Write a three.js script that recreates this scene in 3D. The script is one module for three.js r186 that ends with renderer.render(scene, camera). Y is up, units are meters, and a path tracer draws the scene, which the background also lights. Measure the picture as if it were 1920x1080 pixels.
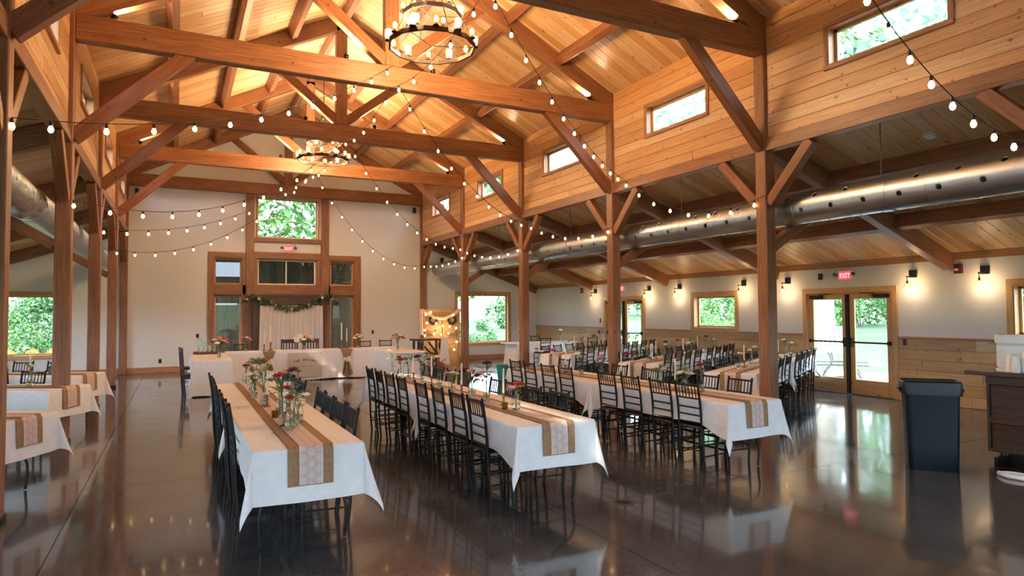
import * as THREE from 'three';
import { mergeGeometries } from 'three/addons/utils/BufferGeometryUtils.js';
import { RectAreaLightUniformsLib } from 'three/addons/lights/RectAreaLightUniformsLib.js';
import { FontLoader } from 'three/addons/loaders/FontLoader.js';
import { TextGeometry } from 'three/addons/geometries/TextGeometry.js';
RectAreaLightUniformsLib.init();

// ------------------------------------------------------------------ camera, sky, sun, exposure
const scene = new THREE.Scene();
const camera = new THREE.PerspectiveCamera(2 * Math.atan(540 / 1226.5) * 180 / Math.PI, 16 / 9, 0.05, 400);
{
  const D = Math.PI / 180, yaw = 27.1314 * D, pitch = 2.1085 * D, roll = -0.3586 * D;
  const fw = new THREE.Vector3(Math.sin(yaw) * Math.cos(pitch), Math.sin(pitch), -Math.cos(yaw) * Math.cos(pitch));
  const rt = new THREE.Vector3(Math.cos(yaw), 0, Math.sin(yaw)), up = new THREE.Vector3().crossVectors(rt, fw);
  const r2 = rt.clone().multiplyScalar(Math.cos(roll)).addScaledVector(up, Math.sin(roll));
  const u2 = up.clone().multiplyScalar(Math.cos(roll)).addScaledVector(rt, -Math.sin(roll));
  camera.position.set(0, 1.71, 0);
  camera.quaternion.setFromRotationMatrix(new THREE.Matrix4().makeBasis(r2, u2, fw.clone().negate()));
}
const renderer = new THREE.WebGLRenderer({ antialias: true });
renderer.toneMapping = THREE.LinearToneMapping;
renderer.toneMappingExposure = 1.65;
renderer.shadowMap.enabled = true;
scene.background = new THREE.Color(0.79, 0.97, 1.19);      // bright hazy sky, even in all directions
scene.backgroundIntensity = 9.5;
const sun = new THREE.DirectionalLight(0xfff4e8, 9);
sun.name = 'sun_light';
sun.position.set(-40, 39.5, 1.5); sun.target.position.set(0, 0, -1.5 - 1.5);
sun.castShadow = true; sun.shadow.mapSize.set(2048, 2048); sun.shadow.radius = 1.5;
Object.assign(sun.shadow.camera, { left: -45, right: 45, top: 45, bottom: -45, near: 1, far: 140 });
scene.add(sun, sun.target);

// ------------------------------------------------------------------ helpers
let seedState = 7;
const rnd = (a = 1, b) => { seedState = (seedState * 1664525 + 1013904223) >>> 0; const r = seedState / 4294967296; return b === undefined ? r * a : a + r * (b - a); };
const pick = (l) => l[Math.floor(rnd(l.length))];
const V = (x, y, z) => new THREE.Vector3(x, y, z);
const used = new Map();
const numbered = (n) => { const k = used.get(n) || 0; used.set(n, k + 1); return k ? `${n}_${String(k).padStart(3, '0')}` : n; };
function tag(o, label, category, group, kind) {
  o.userData.label = label; o.userData.category = category;
  if (group) o.userData.group = group;
  if (kind) o.userData.kind = kind;
  return o;
}
function thing(name, label, category, pos = [0, 0, 0], turn = 0, group, kind) {
  const o = new THREE.Group(); o.name = numbered(name); scene.add(o);
  o.position.set(...pos); o.rotation.y = turn;
  return tag(o, label, category, group, kind);
}
function part(name, geo, mat, parent = scene) {
  const list = Array.isArray(geo) ? geo : [geo];
  const g = list.length === 1 ? list[0] : merge(list);
  const m = new THREE.Mesh(g, mat); m.name = parent === scene ? numbered(name) : name;
  m.castShadow = m.receiveShadow = true;
  parent.add(m); return m;
}
function merge(list) {
  list = list.map((g) => { const n = g.index ? g.toNonIndexed() : g; for (const k of Object.keys(n.attributes)) if (!['position', 'normal', 'uv'].includes(k)) n.deleteAttribute(k); return n; });
  return mergeGeometries(list);
}
function copyOf(o, name, pos, turn = 0, label, group) {
  const c = o.clone(); c.name = numbered(name); scene.add(c); c.position.set(...pos); c.rotation.set(0, turn, 0);
  c.userData = { ...o.userData }; if (label) c.userData.label = label; if (group) c.userData.group = group;
  return c;
}
// box with chamfered edges; u runs along x (metres / su), v across
function cbox(L, H, W, c = 0.006, uo = 0, vo = 0, su = 2, sv = 0.5) {
  const hx = L / 2, hy = H / 2, hz = W / 2; c = Math.min(c, hx * 0.9, hy * 0.9, hz * 0.9);
  const pos = [], uv = [], nor = [];
  const quad = (pts) => {
    const a = V(...pts[0]), b = V(...pts[1]), d = V(...pts[2]);
    const n = b.clone().sub(a).cross(d.clone().sub(a)).normalize();
    const mid = pts.reduce((s, p) => s.add(V(...p)), V(0, 0, 0));
    if (n.dot(mid) < 0) { pts = pts.slice().reverse(); n.negate(); }
    const ax = Math.abs(n.x), ay = Math.abs(n.y), az = Math.abs(n.z);
    const put = (p) => {
      pos.push(...p); nor.push(n.x, n.y, n.z);
      if (ax > ay + 0.1 && ax > az + 0.1) uv.push(p[2] / su + uo + 0.37, p[1] / sv + vo); else if (ay >= az) uv.push(p[0] / su + uo, p[2] / sv + vo); else uv.push(p[0] / su + uo, p[1] / sv + vo + 0.5);
    };
    for (let i = 1; i + 1 < pts.length; i++) { put(pts[0]); put(pts[i]); put(pts[i + 1]); }
  };
  const X = hx - c, Y = hy - c, Z = hz - c;
  for (const s of [-1, 1]) {
    quad([[s * hx, -Y, -Z], [s * hx, Y, -Z], [s * hx, Y, Z], [s * hx, -Y, Z]]);
    quad([[-X, s * hy, -Z], [X, s * hy, -Z], [X, s * hy, Z], [-X, s * hy, Z]]);
    quad([[-X, -Y, s * hz], [X, -Y, s * hz], [X, Y, s * hz], [-X, Y, s * hz]]);
    for (const t of [-1, 1]) {
      quad([[-X, s * hy, t * Z], [X, s * hy, t * Z], [X, s * Y, t * hz], [-X, s * Y, t * hz]]);
      quad([[s * hx, -Y, t * Z], [s * hx, Y, t * Z], [s * X, Y, t * hz], [s * X, -Y, t * hz]]);
      quad([[s * hx, t * Y, -Z], [s * hx, t * Y, Z], [s * X, t * hy, Z], [s * X, t * hy, -Z]]);
      for (const q of [-1, 1]) quad([[s * hx, t * Y, q * Z], [s * X, t * hy, q * Z], [s * X, t * Y, q * hz]]);
    }
  }
  const g = new THREE.BufferGeometry();
  g.setAttribute('position', new THREE.Float32BufferAttribute(pos, 3));
  g.setAttribute('normal', new THREE.Float32BufferAttribute(nor, 3));
  g.setAttribute('uv', new THREE.Float32BufferAttribute(uv, 2));
  return g;
}
const at = (g, x, y, z, ry = 0, rx = 0, rz = 0) => { if (rx || ry || rz) g.applyMatrix4(new THREE.Matrix4().makeRotationFromEuler(new THREE.Euler(rx, ry, rz, 'YXZ'))); g.translate(x, y, z); return g; };
// an axis aligned box by its corners; the grain runs along the longest side
function bx(x0, x1, y0, y1, z0, z1, c = 0.004) {
  const dx = x1 - x0, dy = y1 - y0, dz = z1 - z0, uo = rnd(), vo = rnd();
  let g;
  if (dy >= dx && dy >= dz) { g = cbox(dy, dx, dz, c, uo, vo); g.rotateZ(Math.PI / 2); }
  else if (dz > dx) { g = cbox(dz, dy, dx, c, uo, vo); g.rotateY(Math.PI / 2); }
  else g = cbox(dx, dy, dz, c, uo, vo);
  return g.translate((x0 + x1) / 2, (y0 + y1) / 2, (z0 + z1) / 2);
}
// timber between two points: width across, depth along 'up'
function beam(p, q, depth, width, up = V(0, 1, 0), c = 0.008) {
  const d = q.clone().sub(p), L = d.length(); d.normalize();
  const z = V(0, 0, 0).crossVectors(d, up).normalize(), y = V(0, 0, 0).crossVectors(z, d);
  const g = cbox(L, depth, width, c, rnd(), rnd());
  const m = new THREE.Matrix4().makeBasis(d, y, z); m.setPosition(p.clone().add(q).multiplyScalar(0.5));
  return g.applyMatrix4(m);
}
function tube(pts, r, seg = 6, n) { return new THREE.TubeGeometry(new THREE.CatmullRomCurve3(pts.map((p) => (p.isVector3 ? p : V(...p)))), n || Math.max(2, (pts.length - 1) * 4), r, seg, false); }
function rod(p, q, r, r2 = r, seg = 7) {
  p = p.isVector3 ? p : V(...p); q = q.isVector3 ? q : V(...q);
  const d = q.clone().sub(p), L = d.length();
  const g = new THREE.CylinderGeometry(r2, r, L, seg, 1);
  const m = new THREE.Matrix4().makeRotationFromQuaternion(new THREE.Quaternion().setFromUnitVectors(V(0, 1, 0), d.normalize())); m.setPosition(p.clone().add(q).multiplyScalar(0.5));
  return g.applyMatrix4(m);
}
const lathe = (pts, seg = 14) => new THREE.LatheGeometry(pts.map((p) => new THREE.Vector2(...p)), seg);
const rect = (x0, x1, y0, y1) => [[x0, y0], [x1, y0], [x1, y1], [x0, y1]];
function slab(outline, holes, thick) {
  const s = new THREE.Shape(outline.map((p) => new THREE.Vector2(...p)));
  for (const h of holes || []) s.holes.push(new THREE.Path(h.map((p) => new THREE.Vector2(...p)).reverse()));
  return new THREE.ExtrudeGeometry(s, { depth: thick, bevelEnabled: false });
}
// wall in a z plane (outline in x, y) or in an x plane (outline in z, y)
const wallZ = (o, h, z0, z1) => slab(o, h, z1 - z0).translate(0, 0, z0);
const wallX = (o, h, x0, x1) => slab(o, h, x1 - x0).applyMatrix4(new THREE.Matrix4().makeBasis(V(0, 0, 1), V(0, 1, 0), V(-1, 0, 0))).translate(x1, 0, 0);

// ------------------------------------------------------------------ textures (grain, knots, mottling, weave)
function lattice(nx, ny, seed) { const a = new Float32Array(nx * ny); let s = seed * 7919 + 13; for (let i = 0; i < a.length; i++) { s = (s * 1664525 + 1013904223) >>> 0; a[i] = s / 4294967296; } return a; }
function noise(nx, ny, seed) {
  const a = lattice(nx, ny, seed);
  return (u, v) => {
    const x = ((u % 1) + 1) % 1 * nx, y = ((v % 1) + 1) % 1 * ny, i = Math.floor(x) % nx, j = Math.floor(y) % ny;
    let f = x - Math.floor(x), g = y - Math.floor(y); f = f * f * (3 - 2 * f); g = g * g * (3 - 2 * g);
    const i2 = (i + 1) % nx, j2 = (j + 1) % ny;
    return (a[j * nx + i] * (1 - f) + a[j * nx + i2] * f) * (1 - g) + (a[j2 * nx + i] * (1 - f) + a[j2 * nx + i2] * f) * g;
  };
}
function texture(w, h, fn, srgb = true) {
  const d = new Uint8Array(w * h * 4);
  for (let j = 0; j < h; j++) for (let i = 0; i < w; i++) { const c = fn((i + 0.5) / w, (j + 0.5) / h); const k = (j * w + i) * 4; d[k] = Math.max(0, Math.min(255, c[0])); d[k + 1] = Math.max(0, Math.min(255, c[1])); d[k + 2] = Math.max(0, Math.min(255, c[2])); d[k + 3] = c[3] === undefined ? 255 : c[3]; }
  const t = new THREE.DataTexture(d, w, h); t.wrapS = t.wrapT = THREE.RepeatWrapping; t.magFilter = THREE.LinearFilter; t.minFilter = THREE.LinearMipmapLinearFilter; t.generateMipmaps = true;
  if (srgb) t.colorSpace = THREE.SRGBColorSpace; t.needsUpdate = true; return t;
}
const mix = (a, b, t) => a.map((x, i) => x + (b[i] - x) * t);
function woodTexture(seed, light, dark, knots, w = 1024, h = 512) {
  const a = noise(6, 60, seed), b = noise(24, 190, seed + 1), c = noise(3, 8, seed + 2), e = noise(8, 10, seed + 3);
  const K = []; let s = seed * 31 + 5; const r = () => { s = (s * 1664525 + 1013904223) >>> 0; return s / 4294967296; };
  for (let i = 0; i < knots; i++) K.push([r(), r(), 0.0035 + r() * r() * 0.011, 0.45 + r() * 0.5]);
  return texture(w, h, (u, v) => {
    let warp = (e(u, v) - 0.5) * 0.05, dk = 0;
    for (const [ku, kv, kr, ks] of K) {
      let du = Math.abs(u - ku), dv = Math.abs(v - kv); du = Math.min(du, 1 - du); dv = Math.min(dv, 1 - dv);
      const q = Math.hypot(du, dv * 0.25 * 1.3) / kr;
      if (q < 5) { warp += Math.exp(-q * q * 0.3) * 0.03 * (v > kv ? 1 : -1); dk = Math.max(dk, ks * Math.exp(-q * q * 0.9)); }
    }
    const g = 0.5 * a(u, v + warp) + 0.3 * b(u, v + warp) + 0.2 * c(u, v);
    let col = mix(light, dark, Math.min(1, Math.max(0, (g - 0.28) * 1.7)));
    if (dk > 0.02) col = mix(col, dark.map((x) => x * 0.42), dk);
    return col;
  });
}
const T = {
  timber: woodTexture(3, [162, 112, 76], [116, 74, 48], 5),
  pine: woodTexture(11, [230, 198, 156], [204, 160, 112], 12),
  pale: woodTexture(19, [220, 192, 152], [190, 156, 114], 9),
  oak: woodTexture(29, [186, 138, 94], [144, 100, 62], 3),
  barn: woodTexture(37, [122, 106, 82], [74, 62, 46], 8),
  walnut: woodTexture(41, [84, 68, 58], [52, 40, 34], 2),
};
{ const n1 = noise(9, 9, 51), n2 = noise(37, 37, 52), n3 = noise(160, 160, 53), n4 = noise(4, 4, 54);
  T.concrete = texture(1024, 1024, (u, v) => { const k = 0.45 * n1(u, v) + 0.3 * n2(u, v) + 0.25 * n3(u, v); const g = 58 + 38 * k + 14 * (n4(u, v) - 0.5); return [g * 0.95, g * 0.99, g * 1.03]; });
  const swirl = noise(70, 70, 61), big = noise(12, 12, 62);
  T.floorRough = texture(1024, 1024, (u, v) => { const k = 22 + 26 * big(u, v) + 16 * Math.max(0, swirl(u, v) - 0.62); return [k, k, k]; }, false);
  T.floorBump = texture(1024, 1024, (u, v) => { const k = 128 + 90 * (big(u, v) - 0.5) + 50 * (swirl(u, v) - 0.5); return [k, k, k]; }, false); }
{ const n = noise(128, 128, 71), m = noise(40, 40, 72); T.paintBump = texture(512, 512, (u, v) => { const k = 128 + 70 * (n(u, v) - 0.5) + 50 * (m(u, v) - 0.5); return [k, k, k]; }, false); }
{ const n = noise(10, 10, 81), f = noise(256, 256, 82); T.linen = texture(512, 512, (u, v) => { const k = 232 + 8 * (f(u, v) - 0.5) + 8 * (n(u, v) - 0.5); return [k, k * 0.995, k * 0.98]; }); }
{ const n = noise(14, 14, 86), line = (t) => Math.exp(-Math.pow((((t % 1) + 1) % 1 - 0.5) * 70, 2)); T.crease = texture(512, 512, (u, v) => { const k = 110 + 60 * (n(u, v) - 0.5) + 70 * Math.max(line(u + 0.004 * n(v, u)), line(v)); return [k, k, k]; }, false); }
{ const n = noise(180, 180, 83), m = noise(12, 12, 84); T.burlap = texture(512, 512, (u, v) => { const w = Math.sin(u * 512 * 1.2) * Math.sin(v * 512 * 1.2) * 10, k = 0.9 + 0.28 * (n(u, v) - 0.5) + 0.14 * (m(u, v) - 0.5); return [170 * k + w, 134 * k + w, 96 * k + w]; }); }
{ // lace over burlap: pale threads in a net with small flowers and a scalloped border
  const n = noise(90, 90, 85);
  T.lace = texture(512, 1024, (u, v) => {
    const cx = ((u * 3) % 1) - 0.5, cy = ((v * 8 + (Math.floor(u * 3) % 2) * 0.5) % 1) - 0.5, r = Math.hypot(cx, cy), an = Math.atan2(cy, cx);
    let t = Math.abs(r - 0.28 - 0.07 * Math.cos(an * 5)) < 0.06 ? 0.75 : 0; if (r < 0.11) t = 0.8;
    if (Math.abs(Math.sin((u * 24 + v * 34) * 3.1416)) < 0.25 || Math.abs(Math.sin((u * 24 - v * 34) * 3.1416)) < 0.25) t = Math.max(t, 0.4);
    if (u < 0.08 || u > 0.92) t = Math.max(t, Math.sin(v * 260) > 0 ? 0.8 : 0.35);
    return mix([186, 158, 142], [226, 212, 206], Math.min(1, 0.25 + 0.75 * t + 0.25 * (n(u, v) - 0.5))); });
  T.curtain = texture(512, 512, (u, v) => { const cx = ((u * 4) % 1) - 0.5, cy = ((v * 6 + (Math.floor(u * 4) % 2) * 0.5) % 1) - 0.5, r = Math.hypot(cx, cy), t = (r < 0.3 + 0.08 * Math.cos(Math.atan2(cy, cx) * 5) ? 1 : 0) * 0.5 + 0.5 * n(u * 2, v * 2); return mix([196, 190, 192], [226, 222, 222], t); }); }
const rep = (t, x, y) => { const c = t.clone(); c.repeat.set(x, y); c.needsUpdate = true; return c; };
const std = (o) => new THREE.MeshStandardMaterial(o);
const phy = (o) => new THREE.MeshPhysicalMaterial(o);
const M = {
  timber: std({ map: T.timber, roughness: 0.42 }), timber2: std({ map: T.timber, color: 0xf4e6da, roughness: 0.45 }),
  pine: [0xffffff, 0xf2e2d0, 0xfff4e4, 0xe8d4bc].map((c) => std({ map: T.pine, color: c, roughness: 0.42 })),
  pale: [0xffffff, 0xf0e2d0, 0xfaf0e0, 0xe6d6c0].map((c) => std({ map: T.pale, color: c, roughness: 0.5 })),
  barn: [0xffffff, 0xe8dcc8, 0xd0c4b0].map((c) => std({ map: T.barn, color: c, roughness: 0.7 })),
  oak: std({ map: T.oak, roughness: 0.45 }), trimPine: std({ map: T.pale, color: 0xf0dcbc, roughness: 0.45 }),
  walnut: std({ map: T.walnut, roughness: 0.5 }), dark: std({ color: 0x1c1512, roughness: 0.8 }),
  wall: std({ color: 0xdbdad7, roughness: 0.85, bumpMap: rep(T.paintBump, 0.8, 0.8), bumpScale: 0.0015 }),
  ext: std({ color: 0x8a8578, roughness: 0.9 }), roof: std({ color: 0x3c3a38, roughness: 0.9 }),
  floor: phy({ map: T.concrete, color: 0xffffff, roughness: 1, roughnessMap: T.floorRough, bumpMap: T.floorBump, bumpScale: 0.0012, clearcoat: 0.35, clearcoatRoughness: 0.05, ior: 1.52 }),
  joint: std({ color: 0x1a1918, roughness: 0.9 }),
  glass: phy({ color: 0xffffff, roughness: 0, transmission: 1, thickness: 0, ior: 1.5 }),
  vase: phy({ color: 0xf4faf6, roughness: 0.02, transmission: 1, thickness: 0, ior: 1.45 }),
  white: std({ color: 0xf2f2ee, roughness: 0.5 }), whiteTrim: std({ color: 0xeceae4, roughness: 0.45 }),
  black: std({ color: 0x0b0a0a, roughness: 0.4 }), blackMetal: std({ color: 0x16130f, roughness: 0.45, metalness: 0.4 }), iron: std({ color: 0x3a2c22, roughness: 0.5, metalness: 0.55 }),
  linen: std({ map: rep(T.linen, 2, 2), roughness: 0.9, bumpMap: rep(T.crease, 0.82, 0.82), bumpScale: 0.006 }), burlap: std({ map: rep(T.burlap, 2.5, 2.5), roughness: 0.95 }), lace: std({ map: T.lace, roughness: 0.95 }),
  duct: std({ color: 0xc6cdd4, metalness: 1, roughness: 0.36 }),
  steel: std({ color: 0x6d6a66, metalness: 0.9, roughness: 0.35 }), bronze: std({ color: 0x2a231c, metalness: 0.7, roughness: 0.4 }),
  red: std({ color: 0x6d1414, roughness: 0.4 }),
};
// ------------------------------------------------------------------ the building
const XL = -1.264, XR = 7.545, PW = 0.19, CX = (XL + XR) / 2, WR = 12.2, WL = -5.92, ZF = -21.78, ZB = 4.75;
const Zk = (k) => -6.675 - 3.746 * k;                       // camera-side face of the posts of frame k
const ceilN = (x) => 6.03 + 0.5 * (XR - CX - Math.abs(x - CX));      // underside of the nave boards
const ceilA = (x) => 2.70 + 0.36 * (WR - CX - Math.abs(x - CX));     // underside of the aisle boards
const mirror = (s, x) => (s > 0 ? x : 2 * CX - x);

// floor: concrete slabs with open saw-cut joints over a dark bed
{
  const f = tag(part('floor', bx(WL - 0.2, WR + 0.2, -0.3, -0.012, ZF - 0.2, ZB + 0.2, 0.002), M.joint), 'dark polished concrete floor with saw cut joints', 'floor', null, 'structure');
  const xs = [WL, -4.5, -0.8, 2.9, 6.6, 10.3, WR], zs = [ZF, -18.65, -15.9, -13.15, -10.4, -7.65, -4.9, -2.15, 0.6, 3.35, ZB];
  for (let i = 0; i + 1 < xs.length; i++) for (let j = 0; j + 1 < zs.length; j++) {
    const w = xs[i + 1] - xs[i] - 0.006, d = zs[j + 1] - zs[j] - 0.006, g = new THREE.BoxGeometry(w, 0.02, d).translate((xs[i] + xs[i + 1]) / 2, -0.01, (zs[j] + zs[j + 1]) / 2);
    const p = g.attributes.position, uv = g.attributes.uv; for (let k = 0; k < p.count; k++) uv.setXY(k, p.getX(k) / 4, p.getZ(k) / 4);
    part('slab', g, M.floor, f);
  }
  const dr = thing('floor_drain', 'round metal floor drain cover set in polished concrete', 'floor drain', [3.577, 0, -4.827]);
  part('rim', lathe([[0.0, 0.001], [0.1, 0.001], [0.1, 0.004], [0.085, 0.006], [0.08, 0.003]], 24), M.steel, dr);
  const dc = []; for (let i = 0; i < 8; i++) { const a = i * Math.PI / 4; dc.push(at(cbox(0.07, 0.004, 0.008, 0.001), 0.04 * Math.cos(a), 0.003, -0.04 * Math.sin(a), a)); }
  part('grate', dc, M.bronze, dr);
}
// planks of one surface; origin, length direction, width direction, normal toward the room
function planks(parent, o, dl, dw, n, length, total, w, mats, cuts = 0.4, skip) {
  const rows = Math.round(total / w), ww = total / rows;
  const B = new THREE.Matrix4();
  const put = (row, a, b) => {
    const L = b - a - 0.002; if (L < 0.05) return;
    const g = cbox(L, 0.02, ww - 0.0025, 0.007, rnd(), rnd());
    const m = part('plank', g, pick(mats), parent);
    const z = V(0, 0, 0).crossVectors(dl, n);
    B.makeBasis(dl, n, z); B.setPosition(o.clone().addScaledVector(dl, (a + b) / 2).addScaledVector(dw, (row + 0.5) * ww).addScaledVector(n, -0.01));
    m.applyMatrix4(B);
  };
  for (let r = 0; r < rows; r++) {
    let spans = [[0, length]];
    if (skip) spans = skip(r * ww, (r + 1) * ww);
    for (const [a, b] of spans) { if (b - a > 1.6 && rnd() < cuts) { const c = a + (b - a) * rnd(0.25, 0.75); put(r, a, c); put(r, c, b); } else put(r, a, b); }
  }
}
// nave ceiling, one board surface each side, deck and roof above
const sl = Math.hypot(1, 0.5), slA = Math.hypot(1, 0.36);
for (const s of [-1, 1]) {
  const side = s > 0 ? 'rising from the wall above the round duct by the glass doors' : 'rising from the wall on the shrub window side';
  const c = thing('ceiling', 'knotty pine board slope of the vaulted ceiling ' + side, 'ceiling', [0, 0, 0], 0, null, 'structure');
  const dl = V(-s / sl, 0.5 / sl, 0), n = V(-s * 0.5 / sl, -1 / sl, 0);
  planks(c, V(s > 0 ? XR + 0.1 : XL - 0.1, 6.03 - 0.05, -21.78), dl, V(0, 0, 1), n, (XR - CX + 0.1) * sl, 19.95, 0.19, M.pine, 0.5);
  const e = s > 0 ? XR + 0.55 : XL - 0.55;
  const pr = [[e, ceilN(e) + 0.03], [CX, ceilN(CX) + 0.03], [CX, ceilN(CX) + 0.3], [e, ceilN(e) + 0.3]];
  part('roof_deck', wallZ(s > 0 ? pr : pr.slice().reverse(), [], ZF - 0.6, ZB + 0.6), M.roof, c);
  // aisle ceiling
  const a = thing('ceiling', 'knotty pine board slope over the side aisle ' + (s > 0 ? 'with the glass double doors' : 'with the shrub filled window'), 'ceiling', [0, 0, 0], 0, null, 'structure');
  const dA = V(s / slA, -0.36 / slA, 0), nA = V(-s * 0.36 / slA, -1 / slA, 0);
  const x0 = s > 0 ? XR + 0.15 : XL - 0.15;
  planks(a, V(x0, ceilA(x0), -21.78), dA, V(0, 0, 1), nA, (WR - XR - 0.15) * slA, s > 0 ? 20.9 : 17.1, 0.19, M.pine, 0.5);
  const e0 = s > 0 ? XR + 0.12 : XL - 0.12, e1 = s > 0 ? WR + 0.6 : WL - 0.6;
  const pa = [[e0, ceilA(e0) + 0.03], [e1, ceilA(e1) + 0.03], [e1, ceilA(e1) + 0.2], [e0, ceilA(e0) + 0.2]];
  part('roof_deck', wallZ(s > 0 ? pa : pa.slice().reverse(), [], ZF - 0.6, ZB + 0.6), M.roof, a);
}
// windows: frame round an opening plus a pane; plane 'x' at c (room side face) or 'z'
let nWin = 0, nDoor = 0;
const windowLabels = [];
function windowIn(plane, c, thick, dir, a0, a1, b0, b1, tw, mat, label, group, mullions = []) {
  const o = thing('window_' + (++nWin), label, 'window', [0, 0, 0], 0, group, 'structure');
  const B = (u0, u1, v0, v1, w0, w1, ch) => { const lo = Math.min(w0, w1), hi = Math.max(w0, w1); return plane === 'x' ? bx(lo, hi, v0, v1, u0, u1, ch) : bx(u0, u1, v0, v1, lo, hi, ch); };
  const f0 = c - dir * 0.025, f1 = c + dir * 0.01, j1 = c + dir * thick;
  part('casing', [B(a0 - tw, a1 + tw, b1, b1 + tw, f0, f1), B(a0 - tw, a1 + tw, b0 - tw, b0, f0 - dir * 0.015, f1), B(a0 - tw, a0, b0, b1, f0, f1), B(a1, a1 + tw, b0, b1, f0, f1)], mat, o);
  part('jamb', [B(a0, a1, b1 - 0.018, b1, c - dir * 0.02, j1), B(a0, a1, b0, b0 + 0.018, c - dir * 0.02, j1), B(a0, a0 + 0.018, b0, b1, c - dir * 0.02, j1), B(a1 - 0.018, a1, b0, b1, c - dir * 0.02, j1)], mat, o);
  const s0 = c + dir * thick * 0.6, s1 = s0 + dir * 0.045, q = 0.018, w = 0.042;
  const sash = [B(a0 + q, a1 - q, b1 - q - w, b1 - q, s0, s1), B(a0 + q, a1 - q, b0 + q, b0 + q + w, s0, s1), B(a0 + q, a0 + q + w, b0 + q, b1 - q, s0, s1), B(a1 - q - w, a1 - q, b0 + q, b1 - q, s0, s1)];
  for (const m of mullions) sash.push(B(m - 0.02, m + 0.02, b0 + q, b1 - q, s0, s1));
  part('sash', sash, mullions.length ? M.whiteTrim : M.trimPine, o);
  const cuts = [a0 + q + w, ...mullions.flatMap((m) => [m - 0.02, m + 0.02]), a1 - q - w];
  for (let i = 0; i + 1 < cuts.length; i += 2) {
    const g = plane === 'x' ? new THREE.PlaneGeometry(cuts[i + 1] - cuts[i], b1 - b0 - 2 * (q + w)).rotateY(-dir * Math.PI / 2).translate(s0 + dir * 0.02, (b0 + b1) / 2, (cuts[i] + cuts[i + 1]) / 2) : new THREE.PlaneGeometry(cuts[i + 1] - cuts[i], b1 - b0 - 2 * (q + w)).translate((cuts[i] + cuts[i + 1]) / 2, (b0 + b1) / 2, s0 + dir * 0.02);
    part('pane', g, M.glass, o);
  }
  return o;
}
// clerestory walls
for (const s of [-1, 1]) {
  const fx = s > 0 ? XR + 0.06 : XL - 0.06, holes = [], sideName = s > 0 ? 'above the aisle with the glass double doors' : 'above the aisle with the shrub window';
  for (let k = -3; k < 4; k++) { const m = Zk(k) - 0.19 / 2 - 3.746 / 2; holes.push([m - 0.76, m + 0.76, 4.92, 5.43, k]); }
  const w = thing('wall_clerestory_' + (s > 0 ? 'window_side' : 'shrub_side'), 'horizontal knotty pine board upper wall ' + sideName, 'wall', [0, 0, 0], 0, null, 'structure');
  const x0 = s > 0 ? fx + 0.02 : fx - 0.17, x1 = x0 + 0.15;
  part('sheathing', wallX(rect(ZF - 0.1, ZB + 0.2, 4.1, 6.12), holes.map(([a, b, c, d]) => rect(a, b, c, d)), x0, x1), M.ext, w);
  for (let k = s > 0 ? -1 : 0; k < 4; k++) {
    const za = Zk(k + 1), zb = Zk(k) - PW, [ha, hb, hc, hd] = holes[k + 3];
    for (const [y0, y1, open] of [[4.19, 4.9, 0], [4.9, 5.45, 1], [5.45, 6.04, 0]]) planks(w, V(fx, y0, za), V(0, 0, 1), V(0, 1, 0), V(-s, 0, 0), zb - za, y1 - y0, 0.185, M.pine, 0.35, open ? () => [[0, ha - za], [hb - za, zb - za]] : null);
  }
  for (const [a, b, c, d, k] of holes) windowIn('x', fx, 0.17, s, a, b, c, d, 0.055, M.oak, 'narrow high pine framed window in the board wall ' + sideName, 'high windows ' + sideName);
}
// outer walls
const rGap = [[-9.74, -7.83], [-17.25, -15.36]];   // door openings in the window side wall
const rWins = [[-13.24, -11.79, 1.27, 2.1], [-5.79, -4.3, 1.27, 2.1], [-1.9, -0.4, 1.27, 2.1]];
{
  const holes = [...rGap.map(([a, b]) => rect(a, b, -0.01, 2.06)), ...rWins.map(([a, b, c, d]) => rect(a, b, c, d))];
  const o = [[ZF - 0.2, -0.3], [ZB + 0.2, -0.3], [ZB + 0.2, 2.9], [ZF - 0.2, 2.9]];
  const hs = holes;
  const w = thing('wall_window_side', 'off white painted wall above a horizontal pine wainscot with doors and sconces', 'wall', [0, 0, 0], 0, null, 'structure');
  part('plaster', wallX(o, hs, WR, WR + 0.2), M.wall, w);
  // wainscot boards and cap between the openings
  const spans = [[ZF, -17.35], [-15.26, -9.84], [-7.73, -3.2]];
  for (const [a, b] of spans) {
    planks(w, V(WR - 0.02, 0.0, a), V(0, 0, 1), V(0, 1, 0), V(-1, 0, 0), b - a, 1.17, 0.19, M.pale, 1, (y0) => { const out = []; let t = a + rnd(0.4, 2.2); let p = a; while (t < b - 0.5) { out.push([p - a, t - a]); p = t; t += rnd(1.6, 3.4); } out.push([p - a, b - a]); return out; });
    const winSpans = rWins.filter(([x, y]) => x > a && y < b);
    let p = a; const caps = []; for (const [x, y] of winSpans.sort((m, n) => m[0] - n[0])) { caps.push([p, x - 0.1]); p = y + 0.1; } caps.push([p, b]);
    for (const [x, y] of caps) part('wainscot_cap', bx(WR - 0.05, WR, 1.17, 1.205, x, y), M.oak, w);
  }
  part('ceiling_trim', bx(WR - 0.03, WR, 2.5 + 0.08, 2.72, ZF, ZB), M.oak, w);
}
const lWins = [[-19.5, -17.4, 0.55, 2.3], [-15.8, -13.7, 0.55, 2.3], [-12, -9.9, 0.55, 2.3], [-8.3, -6.2, 0.55, 2.3], [-4.5, -2.4, 0.55, 2.3], [-0.8, 1.3, 0.55, 2.3]];
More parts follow.
